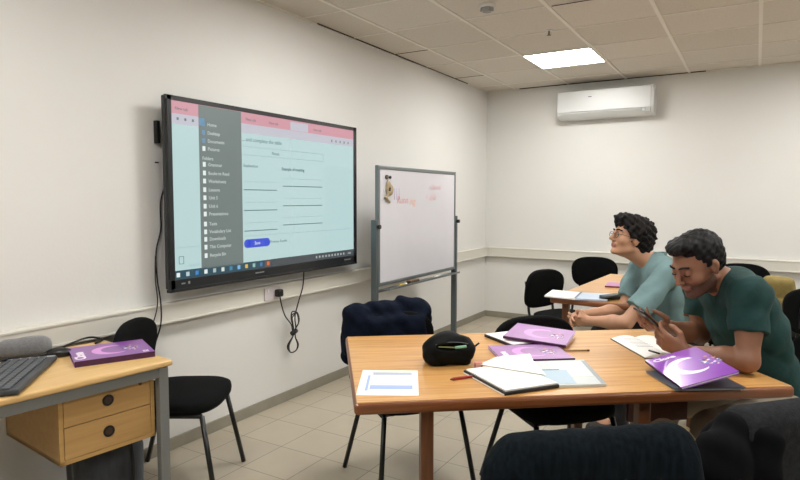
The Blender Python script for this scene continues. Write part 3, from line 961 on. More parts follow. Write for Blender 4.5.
# ---- things on the desk
def book(name, label, cat, c, rz, L, Wd, T, cover, edge=None, z=0.0, tilt=(0, 0), title=None, arot=0.0, art=True, titlesize=0.05, group=None, band=False):
    """local X along length L, Y along width"""
    t = thing(name, label, cat, (c[0], c[1], z), 0, group)
    t.rotation_euler = (tilt[0], tilt[1], rz)
    box('pages', (0.002, 0, T / 2), (L - 0.008, Wd - 0.006, T - 0.004), M_PAPER, t)
    box('front_cover', (0, 0, T - 0.001), (L, Wd, 0.002), cover, t)
    box('back_cover', (0, 0, 0.001), (L, Wd, 0.002), cover, t)
    box('spine', (0, -Wd / 2 + 0.001, T / 2), (L, 0.0025, T), edge or cover, t)
    if art:
        # pale crescent and a spray of little flowers
        bm = bmesh.new()
        n = 26
        r1, r2 = 0.078, 0.060
        pts = [(math.cos(a) * r1, math.sin(a) * r1) for a in np.linspace(PI * 0.35, PI * 1.7, n)]
        pts2 = [(0.020 + math.cos(a) * r2, 0.0 + math.sin(a) * r2) for a in np.linspace(PI * 1.68, PI * 0.37, n)]
        vv = [bm.verts.new((x * 0.95, y, T + 0.0004)) for x, y in pts + pts2]
        for i in range(n - 1):
            bm.faces.new([vv[i], vv[i + 1], vv[2 * n - 2 - i], vv[2 * n - 1 - i]])
        bmesh.ops.rotate(bm, verts=bm.verts, matrix=Matrix.Rotation(arot, 3, 'Z'))
        bm_obj('cover_crescent', bm, M_PINK if art == 1 else M_WPRINT_GLARE, t)  # white crescent variant is cover print plus lamp glare put into the colour
        for mt, k0 in ((M_GOLD, 0), (M_RUST, 1), (M_WPRINT_GLARE, 2), (M_TEAL, 3)):
            bm = bmesh.new()
            rr = random.Random(k0 + 5)
            for _ in range(9):
                a = rr.uniform(-0.8, 0.8); q = rr.uniform(0.02, 0.085)
                add_cyl(bm, (0.03 + math.cos(a) * q, math.sin(a) * q * 0.9, T + 0.0001), (0.03 + math.cos(a) * q, math.sin(a) * q * 0.9, T + 0.0006 + 0.0001 * k0), rr.uniform(0.003, 0.006), n=6)
            bmesh.ops.rotate(bm, verts=bm.verts, matrix=Matrix.Rotation(arot, 3, 'Z'))
            bm_obj('cover_flowers', bm, mt, t)
    if title:
        text_mesh('cover_title', title, titlesize, M_WPRINT_GLARE, t, Matrix.Translation((-L / 2 + 0.045, -Wd * 0.40, T + 0.0005)) @ Matrix.Rotation(PI / 2, 4, 'Z'), 0.0002, bold=0.002)
    return t
b = book('course_book', 'thick purple course book lying on the desk', 'book', (0.430, -5.135), A_(0.42, 0.905), 0.30, 0.265, 0.023, M_PURPLE, M_DPURP, z=0.7402, title='Close', titlesize=0.055)
text_mesh('cover_level', 'B2', 0.03, M_WPRINT_GLARE, b, Matrix.Translation((0.130, -0.115, 0.0235)) @ Matrix.Rotation(PI / 2, 4, 'Z'), 0.0002, bold=0.001)
# keyboard: local X along its length
kb = thing('keyboard', 'grey black computer keyboard at the left edge of the desk', 'keyboard', (0.425, -5.530, 0.7402), A_(0.72, -0.69) )
M_KB = mat('keyboard_body', '3a3d40', 0.5); M_KEY = mat('keyboard_key', '4a4e52', 0.5)
box('case', (0, 0, 0.010), (0.46, 0.19, 0.018), M_KB, kb, rot=Euler((0.04, 0, 0)), bevel=0.005)
box('status_strip', (-0.217, 0, 0.0205), (0.016, 0.18, 0.002), mat('kb_strip', '9fa3a5', 0.35), kb, rot=Euler((0.04, 0, 0)))
key0 = None
for r in range(5):
    for c in range(19):
        xx, yy = -0.195 + c * 0.0225, -0.078 + r * 0.034 * 0.95
        if key0 is None:
            key0 = box('key', (0, 0, 0), (0.019, 0.026, 0.008), M_KEY, kb, bevel=0.002, seg=1)
            o = key0
        else:
            o = key0.copy(); COL.objects.link(o); o.parent = kb
        o.location = (xx, yy, 0.0225 + yy * 0.04)
# grey cushion-like speaker
F = Field((-0.16, -0.09, -0.005), (0.16, 0.09, 0.09), 0.005)
F.box((0, 0, 0.040), (0.10, 0.046, 0.040), rad=0.036)
F.ell((0.03, 0, 0.045), (0.06, 0.04, 0.042), k=0.02)
F.displace(lambda X, Y, Z: 0.0008 * np.sin(60 * X))
o = F.build('fabric_case', mat('grey_felt', '6f6f70', 0.95, noise=(120, 0.15, (1, 1, 1)), sheen=0.2))
o.location = (0.155, -5.345, 0.7402); o.rotation_euler = (0, 0, A_(0.55, 0.83))
tag(o, 'rounded grey fabric case behind the keyboard', 'case')
F = Field((-0.06, -0.045, -0.005), (0.06, 0.045, 0.05), 0.004)
F.ell((0, 0, 0.014), (0.052, 0.031, 0.024), k=0.005)
F.cut((0, 0, 0), (0, 0, -1))
o = F.build('computer_mouse', M_BLACKPL)
o.location = (0.262, -5.262, 0.7402); o.rotation_euler = (0, 0, 0.9)
tag(o, 'black computer mouse beside the grey fabric case', 'mouse')
tag(tube('desk_cable', smooth_path([(0.30, -5.62, 0.748), (0.16, -5.56, 0.752), (0.12, -5.46, 0.748), (0.21, -5.36, 0.748), (0.25, -5.31, 0.76), (0.19, -5.23, 0.748), (0.13, -5.14, 0.75), (0.10, -5.03, 0.755), (0.16, -5.00, 0.747), (0.20, -5.06, 0.746)]), 0.0045, M_CABLE), 'black cord winding over the desk behind the purple book', 'cable')
tag(tube('desk_cable', smooth_path([(0.22, -5.72, 0.748), (0.20, -5.60, 0.765), (0.26, -5.50, 0.775), (0.20, -5.44, 0.76), (0.12, -5.52, 0.747), (0.10, -5.62, 0.747)]), 0.005, M_CABLE), 'short black cord looped over the far left of the keyboard', 'cable')

# ================================================================== THINGS ON THE FRONT TABLE
def sheet(name, label, cat, corners, z, m, T=0.0012, group=None):
    c = sum((V((x, y, 0)) for x, y in corners), V()) / len(corners)
    o = prism(name, [(x - c.x, y - c.y) for x, y in corners], 0, T, m)
    o.location = (c.x, c.y, z)
    return tag(o, label, cat, group)
def rect(c, ang, L, D):
    u = V((math.cos(ang), math.sin(ang))); w = V((-u.y, u.x)); c = V(c)
    return [tuple(c - u * L / 2 - w * D / 2), tuple(c + u * L / 2 - w * D / 2), tuple(c + u * L / 2 + w * D / 2), tuple(c - u * L / 2 + w * D / 2)]
TZ = TH + 0.0003
# worksheet
an = math.atan2(0.155, 0.33) + 0.0
wsh = sheet('worksheet', 'white printed worksheet at the left end of the front table', 'paper', rect((1.662, -4.872), 0.52, 0.21, 0.29), TZ, M_PAPER)
def local_lines(o, name, lines, m, z):
    bm = bmesh.new()
    for (x, y, sx, sy) in lines:
        add_box(bm, (x, y, z), (sx, sy, 0.0004))
    q = bm_obj(name, bm, m, o)
    q.rotation_euler = (0, 0, 0.52)
    return q
local_lines(wsh, 'printed_lines', [(0.01, 0.115, 0.15, 0.004), (0.01, 0.085, 0.15, 0.003), (-0.01, 0.05, 0.10, 0.002), (0.01, -0.02, 0.15, 0.002), (0.01, 0.02, 0.15, 0.002)], M_INKG, 0.0014)
local_lines(wsh, 'printed_blocks', [(0.01, -0.06, 0.15, 0.045), (0.01, 0.100, 0.145, 0.018), (-0.075, -0.01, 0.01, 0.18)], M_INKB, 0.0013)
# pencil case
PCc = V((1.735, -4.535)); 
F = Field((-0.17, -0.10, -0.004), (0.17, 0.10, 0.16), 0.004)
F.box((0.0, 0, 0.045), (0.098, 0.055, 0.045), rad=0.035, k=0.03)
F.ell((0.0, 0, 0.075), (0.085, 0.048, 0.052), k=0.03)
F.ell((-0.045, 0.0, 0.05), (0.05, 0.055, 0.05), k=0.03)
F.displace(lambda X, Y, Z: 0.007 * (0.5 - np.abs(np.sin(26 * X + 20 * Z + np.sin(30 * Z)))) + 0.003 * np.sin(90 * Z - 45 * X) * np.sin(60 * Y))
F.ell((0.005, -0.055, 0.078), (0.062, 0.022, 0.011), k=0.006, op='sub')
F.cut((0, 0, 0), (0, 0, -1))
pc = F.build('pencil_case', mat('black_nylon', '060706', 0.6, spec=0.12, noise=(60, 0.2, (1, 1, 1))))
pc.location = (PCc.x, PCc.y, TZ); pc.rotation_euler = (0, 0, A_(0.80, 0.60))
tag(pc, 'open black fabric pencil case standing on the front table', 'pencil case')
tube('zip', smooth_path([(-0.062, -0.049, 0.088), (-0.02, -0.050, 0.096), (0.03, -0.050, 0.096), (0.068, -0.046, 0.088)]), 0.0015, mat('zip_grey', '55585a', 0.4, 0.5), pc)
tube('pull_tab', [V((0.10, -0.02, 0.07)), V((0.118, -0.024, 0.085))], 0.004, M_BLACKPL, pc)
gp = thing('pen', 'pale green pen lying in the mouth of the pencil case', 'pen', (PCc.x, PCc.y, TZ), A_(0.80, 0.60))
tube('barrel', [V((0.015, -0.054, 0.076)), V((0.060, -0.050, 0.079))], 0.006, mat('pen_green', '7fae8d', 0.35), gp)
tube('refill', [V((-0.05, -0.051, 0.080)), V((0.015, -0.054, 0.076))], 0.0025, mat('pen_olive', '7f8048', 0.4), gp)
# red pen and eraser
rp = thing('pen', 'dark red pen lying beside the notebook', 'pen', (1.90, -4.665, TZ + 0.006), A_(0.80, 0.60) + 0.30)
M_PRED = mat('pen_red', '98261c', 0.3)
cyl('barrel', (-0.085, 0, 0), (0.035, 0, 0), 0.0052, M_PRED, rp); cyl('cap', (0.035, 0, 0), (0.075, 0, 0), 0.0062, M_PRED, rp); cyl('tip', (-0.098, 0, 0), (-0.085, 0, 0), 0.0015, M_RUST, rp, r1=0.005)
er = thing('sharpener', 'small pinkish red sharpener against the corner of the notebook', 'sharpener', (1.868, -4.545, TZ), 0.5)
box('body', (0, 0, 0.014), (0.032, 0.022, 0.028), mat('pink_plastic', 'cf7e70', 0.4), er, bevel=0.004)
box('blade_side', (0, -0.0115, 0.015), (0.02, 0.001, 0.014), mat('pink_pale', 'e0aea2', 0.4), er)
# notebook with white sheets on it (black covers)
nb = thing('notebook', 'black covered notebook open at white pages on the front table', 'notebook', (2.025, -4.625, TZ), A_(0.229, -0.169) )
box('cover', (0, 0, 0.006), (0.285, 0.225, 0.012), mat('notebook_black', '17181c', 0.45), nb, bevel=0.003)
box('page_block', (0.0, 0.002, 0.0145), (0.27, 0.213, 0.005), M_PAPER, nb)
box('bottom_edge', (0, -0.11, 0.003), (0.28, 0.008, 0.004), M_PAPER, nb)
sh = sheet('loose_sheet', 'white curled sheet of paper sticking out behind the open notebook', 'paper', [(1.878, -4.553), (1.893, -4.42), (1.992, -4.30), (2.04, -4.40), (2.14, -4.56), (1.99, -4.56)], TZ + 0.0202, M_PAPER, 0.0008)
# printed magazine
mg = sheet('magazine', 'open printed booklet with pale blue pictures right of the notebook', 'booklet', [(1.98, -4.40), (2.195, -4.235), (2.342, -4.515), (2.12, -4.685)], TZ, mat('booklet_grey', 'c3cac9', 0.4, coat=0.2), 0.009)
def on_mag(name, quad, m, z):
    c = mg.location
    return prism(name, [(x - c.x, y - c.y) for x, y in quad], z, z + 0.0005, m, mg)
def mq(s0, s1, t0, t1):
    a, b_, c, d = V((1.98, -4.40)), V((2.195, -4.235)), V((2.342, -4.515)), V((2.12, -4.685))
    f = lambda s, t_: tuple((a * (1 - s) + b_ * s) * (1 - t_) + (d * (1 - s) + c * s) * t_)
    return [f(s0, t1), f(s1, t1), f(s1, t0), f(s0, t0)]
on_mag('picture_blue', mq(0.12, 0.62, 0.42, 0.95), mat('picture_blue', '9fb6c6', 0.4), 0.0092)
on_mag('picture_pale', mq(0.40, 0.92, 0.08, 0.70), mat('picture_pale', 'd3dad2', 0.4), 0.0090)
on_mag('picture_slate', mq(0.02, 0.16, 0.10, 0.30), mat('picture_slate', '6f8190', 0.4), 0.0094)
on_mag('picture_line', mq(0.14, 0.52, 0.38, 0.42), mat('picture_slate', '6f8190', 0.4), 0.0098)
on_mag('picture_side', mq(0.94, 1.0, 0.05, 0.98), mat('picture_grey', '8c959a', 0.4), 0.0094)
# three purple course books
book('course_book', 'lilac course book lying flat between the notebook and the pencil case', 'book', (1.972, -4.243), A_(0.52, 0.85) - 0.38, 0.30, 0.24, 0.014, M_LILAC, M_DPURP, z=TZ, title='Close', titlesize=0.045)
b2 = book('course_book', 'lilac course book propped on a dark notebook at the far edge of the front table', 'book', (1.93, -3.97), 0.10, 0.28, 0.27, 0.012, M_LILAC, M_DPURP, z=TZ + 0.022, tilt=(0.03, 0.05), art=1)
dn = thing('notebook', 'dark spiral notebook under the lilac book at the far edge of the front table', 'notebook', (1.875, -4.015, TZ), 0.95)
box('cover', (-0.02, 0.03, 0.0065), (0.22, 0.24, 0.013), mat('notebook_black', '17181c', 0.45), dn, bevel=0.002)
box('page_block', (-0.02, 0.03, 0.0145), (0.21, 0.23, 0.003), M_PAPER, dn)
pn = thing('pencil', 'brown pencil lying behind the lilac books', 'pencil', (2.135, -4.075, TZ + 0.0042), A_(0.085, 0.052))
cyl('shaft', (-0.07, 0, 0), (0.035, 0, 0), 0.0038, mat('pencil_tan', 'a07a4c', 0.5), pn, n=6); cyl('eraser_end', (0.035, 0, 0), (0.046, 0, 0), 0.0042, mat('pencil_dark', '4a3424', 0.5), pn)
# open book under the man's hands
ob = thing('open_book', 'open white paged book under the forearms of the man with the phone', 'book', (2.40, -3.845, TZ), A_(0.27, -0.40))
for s in (-1, 1):
    vs, fs = [], []
    n = 8
    for i in range(n + 1):
        q = i / n
        y = s * 0.115 * q
        z = 0.004 + 0.016 * math.sin(PI * min(1, q * 0.9 + 0.08)) * (1 - 0.3 * q)
        for x in (-0.17, 0.17):
            vs += [(x, y, 0), (x, y, z)]
    for i in range(n):
        a = i * 4; c_ = a + 4
        fs += [(a + 1, a + 3, c_ + 3, c_ + 1), (a, c_, c_ + 2, a + 2), (a, a + 1, c_ + 1, c_), (a + 2, c_ + 2, c_ + 3, a + 3)]
    fs += [(0, 2, 3, 1), (n * 4, n * 4 + 1, n * 4 + 3, n * 4 + 2)]
    bm = bmesh.new(); vv = [bm.verts.new(v) for v in vs]
    for f in fs: bm.faces.new([vv[i] for i in f])
    bm_obj('page_block', bm, M_PAPER, ob)
box('cover', (0, 0, 0.0012), (0.35, 0.24, 0.0016), mat('notebook_black', '17181c', 0.45), ob)
bm = bmesh.new()
for k in range(8): add_box(bm, (-0.12 + 0.025 * k, -0.06, 0.0206), (0.003, 0.07, 0.0004))
bm_obj('print_lines', bm, M_INKG, ob)
tag(tube('pen', [V((2.455, -4.06, TZ + 0.03)), V((2.41, -4.02, TZ + 0.028))], 0.004, M_BLACKPL), 'short black pen at the near edge of the open book', 'pen')
# right purple book on a grey magazine
m3 = thing('magazine', 'grey magazine under the purple book at the right end of the front table', 'magazine', (2.60, -4.29, TZ), 0.594)
box('pages', (0, 0, 0.004), (0.25, 0.21, 0.007), mat('magazine_grey', '7f8284', 0.4), m3)
box('cover', (0, 0, 0.0085), (0.255, 0.215, 0.0015), mat('magazine_dark', '3e4450', 0.35), m3)
book('course_book', 'purple course book with white crescent of print and painted glare propped on the grey magazine at the right end', 'book', (2.583, -4.262), -1.033, 0.302, 0.205, 0.010, mat('violet_cover', '9152b6', 0.28, coat=0.5, noise=(6, 0.06, (1, 1, 1))), M_DPURP, z=0.789, tilt=(0.282, 0.034), art=2, arot=PI / 2, title='Close', titlesize=0.035)

# ================================================================== THINGS ON THE BACK TABLE
BZ = 0.7503
fo = thing('open_folder', 'open folder with white and pale blue papers on the corner of the back table', 'folder', (1.76, -2.60, BZ), 0.1)
box('left_page', (-0.10, 0, 0.006), (0.20, 0.28, 0.010), M_PAPER, fo, rot=Euler((0, 0.03, 0)))
box('right_page', (0.10, 0, 0.006), (0.20, 0.28, 0.010), mat('page_blue', 'bccadb', 0.6), fo, rot=Euler((0, -0.03, 0)))
box('spine_band', (0, 0.0, 0.0125), (0.012, 0.28, 0.003), mat('folder_slate', '7d8c9c', 0.5), fo)
ca = thing('glasses_case', 'dark case lying beside the open folder on the back table', 'case', (1.975, -2.62, BZ), 1.1)
box('lower_shell', (0, 0, 0.010), (0.17, 0.065, 0.02), M_BLACKPL, ca, bevel=0.008); box('upper_shell', (0, 0, 0.027), (0.165, 0.06, 0.014), mat('case_grey', '50585a', 0.5), ca, bevel=0.006)
tag(cyl('pen', (2.03, -2.50, BZ + 0.006), (2.10, -2.38, BZ + 0.006), 0.005, mat('pen_gold', '9a8044', 0.4)), 'small yellowish pen on the back table beside the dark case', 'pen')
book('exercise_book', 'pink booklet lying on the back table behind the man in light green', 'book', (1.95, -1.95), 0.1, 0.28, 0.21, 0.012, mat('pink_cover', 'b582b0', 0.5), M_RUST, z=BZ, art=None)
book('exercise_book', 'white booklet lying farther along the back table', 'book', (1.97, -1.45), 0.05, 0.26, 0.2, 0.008, M_PAPER, M_RUST, z=BZ, art=None)

# ================================================================== PEOPLE
def unit(v):
    v = np.array(v, float)
    return v / np.linalg.norm(v)
def frame(fwd, up_hint):
    f = unit(fwd)
    l = unit(np.cross(up_hint, f))
    return np.stack([f, l, np.cross(f, l)], 1)       # columns forward, left, up
def lerp(a, b, t):
    return np.array(a) * (1 - t) + np.array(b) * t
def add_head(F, C, R, s=1.04):
    P = lambda *p: np.array(C) + R @ (np.array(p) * s)
    E = lambda c, r, k=0.015, op='add': F.ell(P(*c), np.array(r) * s, R, k, op)
    CP = lambda a, b, ra, rb=None, k=0.01, op='add': F.cap(P(*a), P(*b), ra * s, (rb if rb is not None else ra) * s, k, op)
    E((-0.012, 0, 0.035), (0.098, 0.076, 0.084))
    E((0.030, 0, -0.015), (0.060, 0.062, 0.085), 0.02)
    E((0.028, 0, -0.070), (0.052, 0.052, 0.038), 0.02)
    CP((-0.01, 0.052, -0.055), (0.065, 0.02, -0.092), 0.016, 0.014, 0.02)
    CP((-0.01, -0.052, -0.055), (0.065, -0.02, -0.092), 0.016, 0.014, 0.02)
    E((0.078, 0, -0.093), (0.017, 0.02, 0.016), 0.015)
    CP((0.080, 0.036, 0.030), (0.088, 0.008, 0.026), 0.009, 0.010, 0.012)
    CP((0.080, -0.036, 0.030), (0.088, -0.008, 0.026), 0.009, 0.010, 0.012)
    E((0.062, 0.042, -0.022), (0.022, 0.022, 0.022), 0.02)
    E((0.062, -0.042, -0.022), (0.022, 0.022, 0.022), 0.02)
    for q in (-1, 1):
        E((0.096, 0.033 * q, 0.008), (0.016, 0.017, 0.010), 0.012, 'sub')
        E((0.079, 0.032 * q, 0.013), (0.0125, 0.015, 0.009), 0.003)
        E((0.078, 0.032 * q, -0.002), (0.011, 0.014, 0.006), 0.003)
        # ear
        Re = R
        E((-0.006, 0.074 * q, -0.008), (0.017, 0.009, 0.031), 0.004)
        E((-0.013, 0.078 * q, 0.002), (0.016, 0.008, 0.022), 0.004)
        E((0.000, 0.083 * q, -0.002), (0.008, 0.006, 0.015), 0.003, 'sub')
    CP((0.090, 0, 0.020), (0.116, 0, -0.022), 0.0075, 0.0105, 0.007)
    for q in (-1, 1):
        E((0.103, 0.012 * q, -0.027), (0.011, 0.008, 0.008), 0.005)
    E((0.082, 0, -0.052), (0.015, 0.028, 0.014), 0.012)
    CP((0.090, -0.018, -0.0525), (0.090, 0.018, -0.0525), 0.0052, None, 0.004)
    CP((0.088, -0.015, -0.0625), (0.088, 0.015, -0.0625), 0.0055, None, 0.004)
    CP((0.097, -0.020, -0.0575), (0.097, 0.020, -0.0575), 0.003, None, 0.002, 'sub')
def add_hand(F, wrist, d, palm, thumb_side, curl=0.6, spread=0.12, s=1.0, thumb_curl=0.4):
    """d: pointing direction, palm: palm normal, thumb_side: direction on which the thumb leaves"""
    d = unit(d); palm = unit(np.array(palm) - d * np.dot(palm, d)); side = unit(np.cross(d, palm))
    if np.dot(side, thumb_side) < 0:
        side = -side
    w = np.array(wrist, float)
    K = []
    for i, off in enumerate((0.031, 0.010, -0.011, -0.031)):
        L0 = (0.088, 0.092, 0.086, 0.078)[i] * s
        k = w + d * L0 + side * off * s
        K.append(k)
        F.cap(w + side * off * 0.5 * s + d * 0.012, k, 0.0145 * s, 0.0105 * s, 0.012)
    F.cap(w - d * 0.02, w + d * 0.03 * s, 0.022 * s, 0.02 * s, 0.012)
    for i in range(4):
        Ls = ((0.042, 0.025, 0.020), (0.046, 0.029, 0.021), (0.043, 0.027, 0.021), (0.034, 0.020, 0.018))[i]
        ang = 0.25 * curl
        fan = side * spread * (1.5 - i) * 0.6
        p = K[i]
        for j, L in enumerate(Ls):
            ang += curl * (0.55, 0.75, 0.45)[j]
            dd = unit(d * math.cos(ang) + palm * math.sin(ang) + fan)
            q = p + dd * L * s
            r0 = (0.0098, 0.0088, 0.0080)[j] * s * (0.9 if i == 3 else 1)
            F.cap(p, q, r0, r0 * 0.92, 0.004)
            p = q
    b = w + d * 0.022 * s + side * 0.022 * s + palm * 0.004
    m1 = b + unit(d * 0.65 + side * 0.75 + palm * 0.35) * 0.046 * s
    m2 = m1 + unit(d * (0.95 - 0.3 * thumb_curl) + side * (0.25 - 0.5 * thumb_curl) + palm * (0.3 + 0.5 * thumb_curl)) * 0.034 * s
    m3 = m2 + unit(d * (0.9 - 0.5 * thumb_curl) + side * (0.0 - 0.6 * thumb_curl) + palm * (0.3 + 0.6 * thumb_curl)) * 0.027 * s
    F.cap(b, m1, 0.0155 * s, 0.0125 * s, 0.01)
    F.cap(m1, m2, 0.0115 * s, 0.0105 * s, 0.004)
    F.cap(m2, m3, 0.0102 * s, 0.0088 * s, 0.004)

def torso(F, J, grow=0.0, k=0.045):
    hip, chest, nb, L = np.array(J['hip']), np.array(J['chest']), np.array(J['neckb']), unit(J['L'])
    bk = unit(np.cross(L, nb - hip))                        # roughly forward
    RT = np.stack([unit(np.cross(L, np.cross(nb - hip, L))) * 0 + bk, L, unit(np.cross(bk, L))], 1)
    F.ell(hip + np.array([0, 0, 0.03]), (0.125, 0.165, 0.115), RT, k, grow=grow)
    mid = lerp(hip, chest, 0.55)
    F.ell(mid, (0.115, 0.150, 0.13), RT, k, grow=grow)
    F.ell(chest, (0.120, 0.168, 0.16), RT, k, grow=grow)
    up_c = lerp(chest, nb, 0.55)
    F.ell(up_c, (0.098, 0.165, 0.10), RT, k, grow=grow)
    for s_, sh in ((1, J['shL']), (-1, J['shR'])):
        F.cap(nb + L * 0.035 * s_ - np.array([0, 0, 0.02]), sh, 0.045, 0.055, 0.04, grow=grow)
        F.cap(lerp(nb, up_c, 0.6), sh, 0.07, 0.055, 0.04, grow=grow)
def person(name, J, skin, shirtm, trousm, shoem, hairfn, extras, lo, hi, stubble=None, collar=None, label='', res=0.0058):
    root = thing(name, label, 'person', (float(J['hip'][0]), float(J['hip'][1]), 0))
    off = np.array([J['hip'][0], J['hip'][1], 0.0])
    def shift(o):
        o.data.transform(Matrix.Translation(V(-off)))
        return o
    F = Field(lo, hi, res)
    torso(F, J)
    C, R = np.array(J['head']), J['R']
    nk0 = np.array(J['neckb']) - np.array([0, 0, 0.03])
    F.cap(nk0, C + R @ np.array([-0.028, 0, -0.045]), 0.060, 0.054, 0.02)
    F.cap(nk0 + R @ np.array([0.02, 0, 0]), C + R @ np.array([0.0, 0, -0.07]), 0.045, 0.045, 0.02)
    add_head(F, C, R)
    for s_ in ('L', 'R'):
        sh, el, wr = np.array(J['sh' + s_]), np.array(J['el' + s_]), np.array(J['wr' + s_])
        F.cap(sh, el, 0.050, 0.040, 0.02)
        F.ell(lerp(sh, el, 0.45), (0.047, 0.047, 0.09), frame([1, 0.01, 0], el - sh) if False else np.stack([unit(np.cross(el - sh, [0.3, 0.2, 1])), unit(np.cross(el - sh, np.cross(el - sh, [0.3, 0.2, 1]))), unit(el - sh)], 1), 0.02)
        F.cap(el, lerp(el, wr, 0.35), 0.040, 0.042, 0.02)
        F.cap(lerp(el, wr, 0.35), wr, 0.042, 0.026, 0.02)
        h = J['hand' + s_]
        add_hand(F, wr, h[0], h[1], h[2], *h[3:])
        hp, kn, an, toe = (np.array(J[k + s_]) for k in ('hp', 'kn', 'an', 'toe'))
        F.cap(hp, kn, 0.085, 0.058, 0.03)
        F.cap(kn, lerp(kn, an, 0.35), 0.054, 0.056, 0.02)
        F.cap(lerp(kn, an, 0.35), an, 0.056, 0.036, 0.02)
        F.cap(an, toe, 0.036, 0.028, 0.02)
    mats = [skin, J['lip'], J['stub']]
    def col(P):
        Q = (P - C) @ R
        out = np.zeros(len(P), int)
        lips = (np.abs(Q[:, 1]) < 0.026) & (Q[:, 2] > -0.070) & (Q[:, 2] < -0.048) & (Q[:, 0] > 0.088)
        if stubble:
            st = (Q[:, 2] < -0.045 + 0.35 * np.maximum(0, 0.03 - Q[:, 0])) & (Q[:, 2] > -0.125) & (Q[:, 0] > -0.005) & (np.abs(Q[:, 1]) < 0.09)
            st &= ~((np.abs(Q[:, 1]) < 0.045) & (Q[:, 2] > -0.046) & (Q[:, 0] > 0.05))
            mus = (Q[:, 2] > -0.053) & (Q[:, 2] < -0.036) & (Q[:, 0] > 0.085) & (np.abs(Q[:, 1]) < 0.032)
            out[st | mus] = 2
        out[lips] = 1
        return out
    body = shift(F.build('body', mats, root, col))
    # eyes and brows
    for q in (-1, 1):
        if J.get('closed'):
            ps = [C + R @ (np.array(p) * 1.04) for p in ((0.0925, 0.020 * q, 0.003), (0.0935, 0.032 * q, 0.0), (0.088, 0.045 * q, 0.002))]
            shift(tube('eyelash', smooth_path([V(p) for p in ps], 3), 0.0022, J['hairm'], root, 6))
        e = C + R @ (np.array([0.0800, 0.032 * q, 0.006]) * 1.04)
        bm = bmesh.new(); bmesh.ops.create_uvsphere(bm, u_segments=16, v_segments=10, radius=0.0122, matrix=Matrix.Translation(V(e)))
        if J.get('closed'):
            bm.free(); bm = bmesh.new(); bmesh.ops.create_uvsphere(bm, u_segments=16, v_segments=10, radius=0.0132, matrix=Matrix.Translation(V(e)))
        shift(bm_obj('eyelid' if J.get('closed') else 'eye', bm, skin if J.get('closed') else mat('eye_white', 'a39a92', 0.3), root, smooth=True))
        e2 = C + R @ (np.array([0.0875, 0.032 * q, 0.005]) * 1.04)
        bm = bmesh.new(); bmesh.ops.create_uvsphere(bm, u_segments=12, v_segments=8, radius=0.0068, matrix=Matrix.Translation(V(e2)))
        if not J.get('closed'): shift(bm_obj('iris', bm, mat('iris_dark', '20140f', 0.15), root, smooth=True))
        pts = [C + R @ np.array(p) for p in ((0.101, 0.012 * q, 0.033), (0.099, 0.030 * q, 0.039), (0.084, 0.050 * q, 0.034))]
        shift(tube('eyebrow', smooth_path([V(p) for p in pts], 3), 0.0042, J['hairm'], root, 6))
    # hair
    FH = Field(C - 0.20, C + 0.20, 0.004)
    hairfn(FH, C, R)
    shift(FH.build('hair', J['hairm'], root, relax=0))
    # shirt
    FS = Field(lo, hi, res)
    torso(FS, J, grow=0.012)
    FS.cut(*J['hem'])
    for s_ in ('L', 'R'):
        sh, el = np.array(J['sh' + s_]), np.array(J['el' + s_])
        FA = Field(lo, hi, res)
        sr = J.get('sr', 0.068)
        FA.cap(sh, lerp(sh, el, 0.4), 0.066, sr, 0.0)
        FA.cap(lerp(sh, el, 0.4), lerp(sh, el, 0.95), sr, sr + 0.004, 0.01)
        FA.cut(lerp(sh, el, J['sleeve']), el - sh)
        k = 0.025
        h = np.clip(0.5 + 0.5 * (FS.D - FA.D) / k, 0, 1)
        FS.D = (FS.D + (FA.D - FS.D) * h - k * h * (1 - h)).astype(np.float32)
    nn = J['neckcut']
    FN = Field(lo, hi, res)
    FN.ell(nn[0], (0.054, 0.056, 0.05), nn[1], 0.0)
    FS.D = np.maximum(FS.D, -FN.D)
    fo_ = J['fold']
    a_, b_ = fo_
    FS.displace(lambda X, Y, Z: 0.011 * (0.6 - np.abs(np.sin(0.5 * (a_[0] * X + a_[1] * Y + a_[2] * Z) + 1.6 * np.sin(7 * Z + 5 * X)))) * (0.6 + 0.4 * np.sin(11 * X - 9 * Y + 6 * Z)) + 0.003 * np.sin(b_[0] * X + b_[1] * Y + b_[2] * Z + 1.5 * np.sin(13 * X - 8 * Y)))
    shirt = shift(FS.build('shirt', shirtm, root))
    # trousers
    FT = Field(lo, hi, 0.008)
    hip = np.array(J['hip'])
    L = unit(J['L'])
    FT.ell(hip + np.array([0, 0, 0.0]), (0.14, 0.178, 0.105), np.stack([unit(np.cross(L, [0, 0, 1])), L, [0, 0, 1]], 1), 0.03)
    for s_ in ('L', 'R'):
        hp, kn, an = (np.array(J[k + s_]) for k in ('hp', 'kn', 'an'))
        FT.cap(hp, kn, 0.098, 0.072, 0.03)
        FT.cap(kn, an, 0.070, 0.058, 0.03)
    FT.cut((0, 0, 0.06), (0, 0, -1))
    FT.displace(lambda X, Y, Z: 0.003 * np.sin(50 * Z + 20 * X - 14 * Y) * np.sin(18 * X + 9 * Y))
    shift(FT.build('trousers', trousm, root))
    for s_ in ('L', 'R'):
        an, toe = np.array(J['an' + s_]), np.array(J['toe' + s_])
        FO = Field(np.minimum(an, toe) - 0.12, np.maximum(an, toe) + 0.12, 0.006)
        h_ = unit((toe - an) * [1, 1, 0])
        base = np.array([an[0], an[1], 0.045])
        FO.cap(base - h_ * 0.03, base + h_ * 0.02, 0.043, 0.046, 0.02)
        FO.cap(base, np.array([toe[0], toe[1], 0.036]), 0.046, 0.040, 0.03)
        FO.cap(base, (an[0], an[1], 0.10), 0.044, 0.042, 0.02)
        FO.cut((0, 0, 0.002), (0, 0, -1))
        shift(FO.build('shoe', shoem, root))
    extras(root, C, R, shift, shirt)
    return root

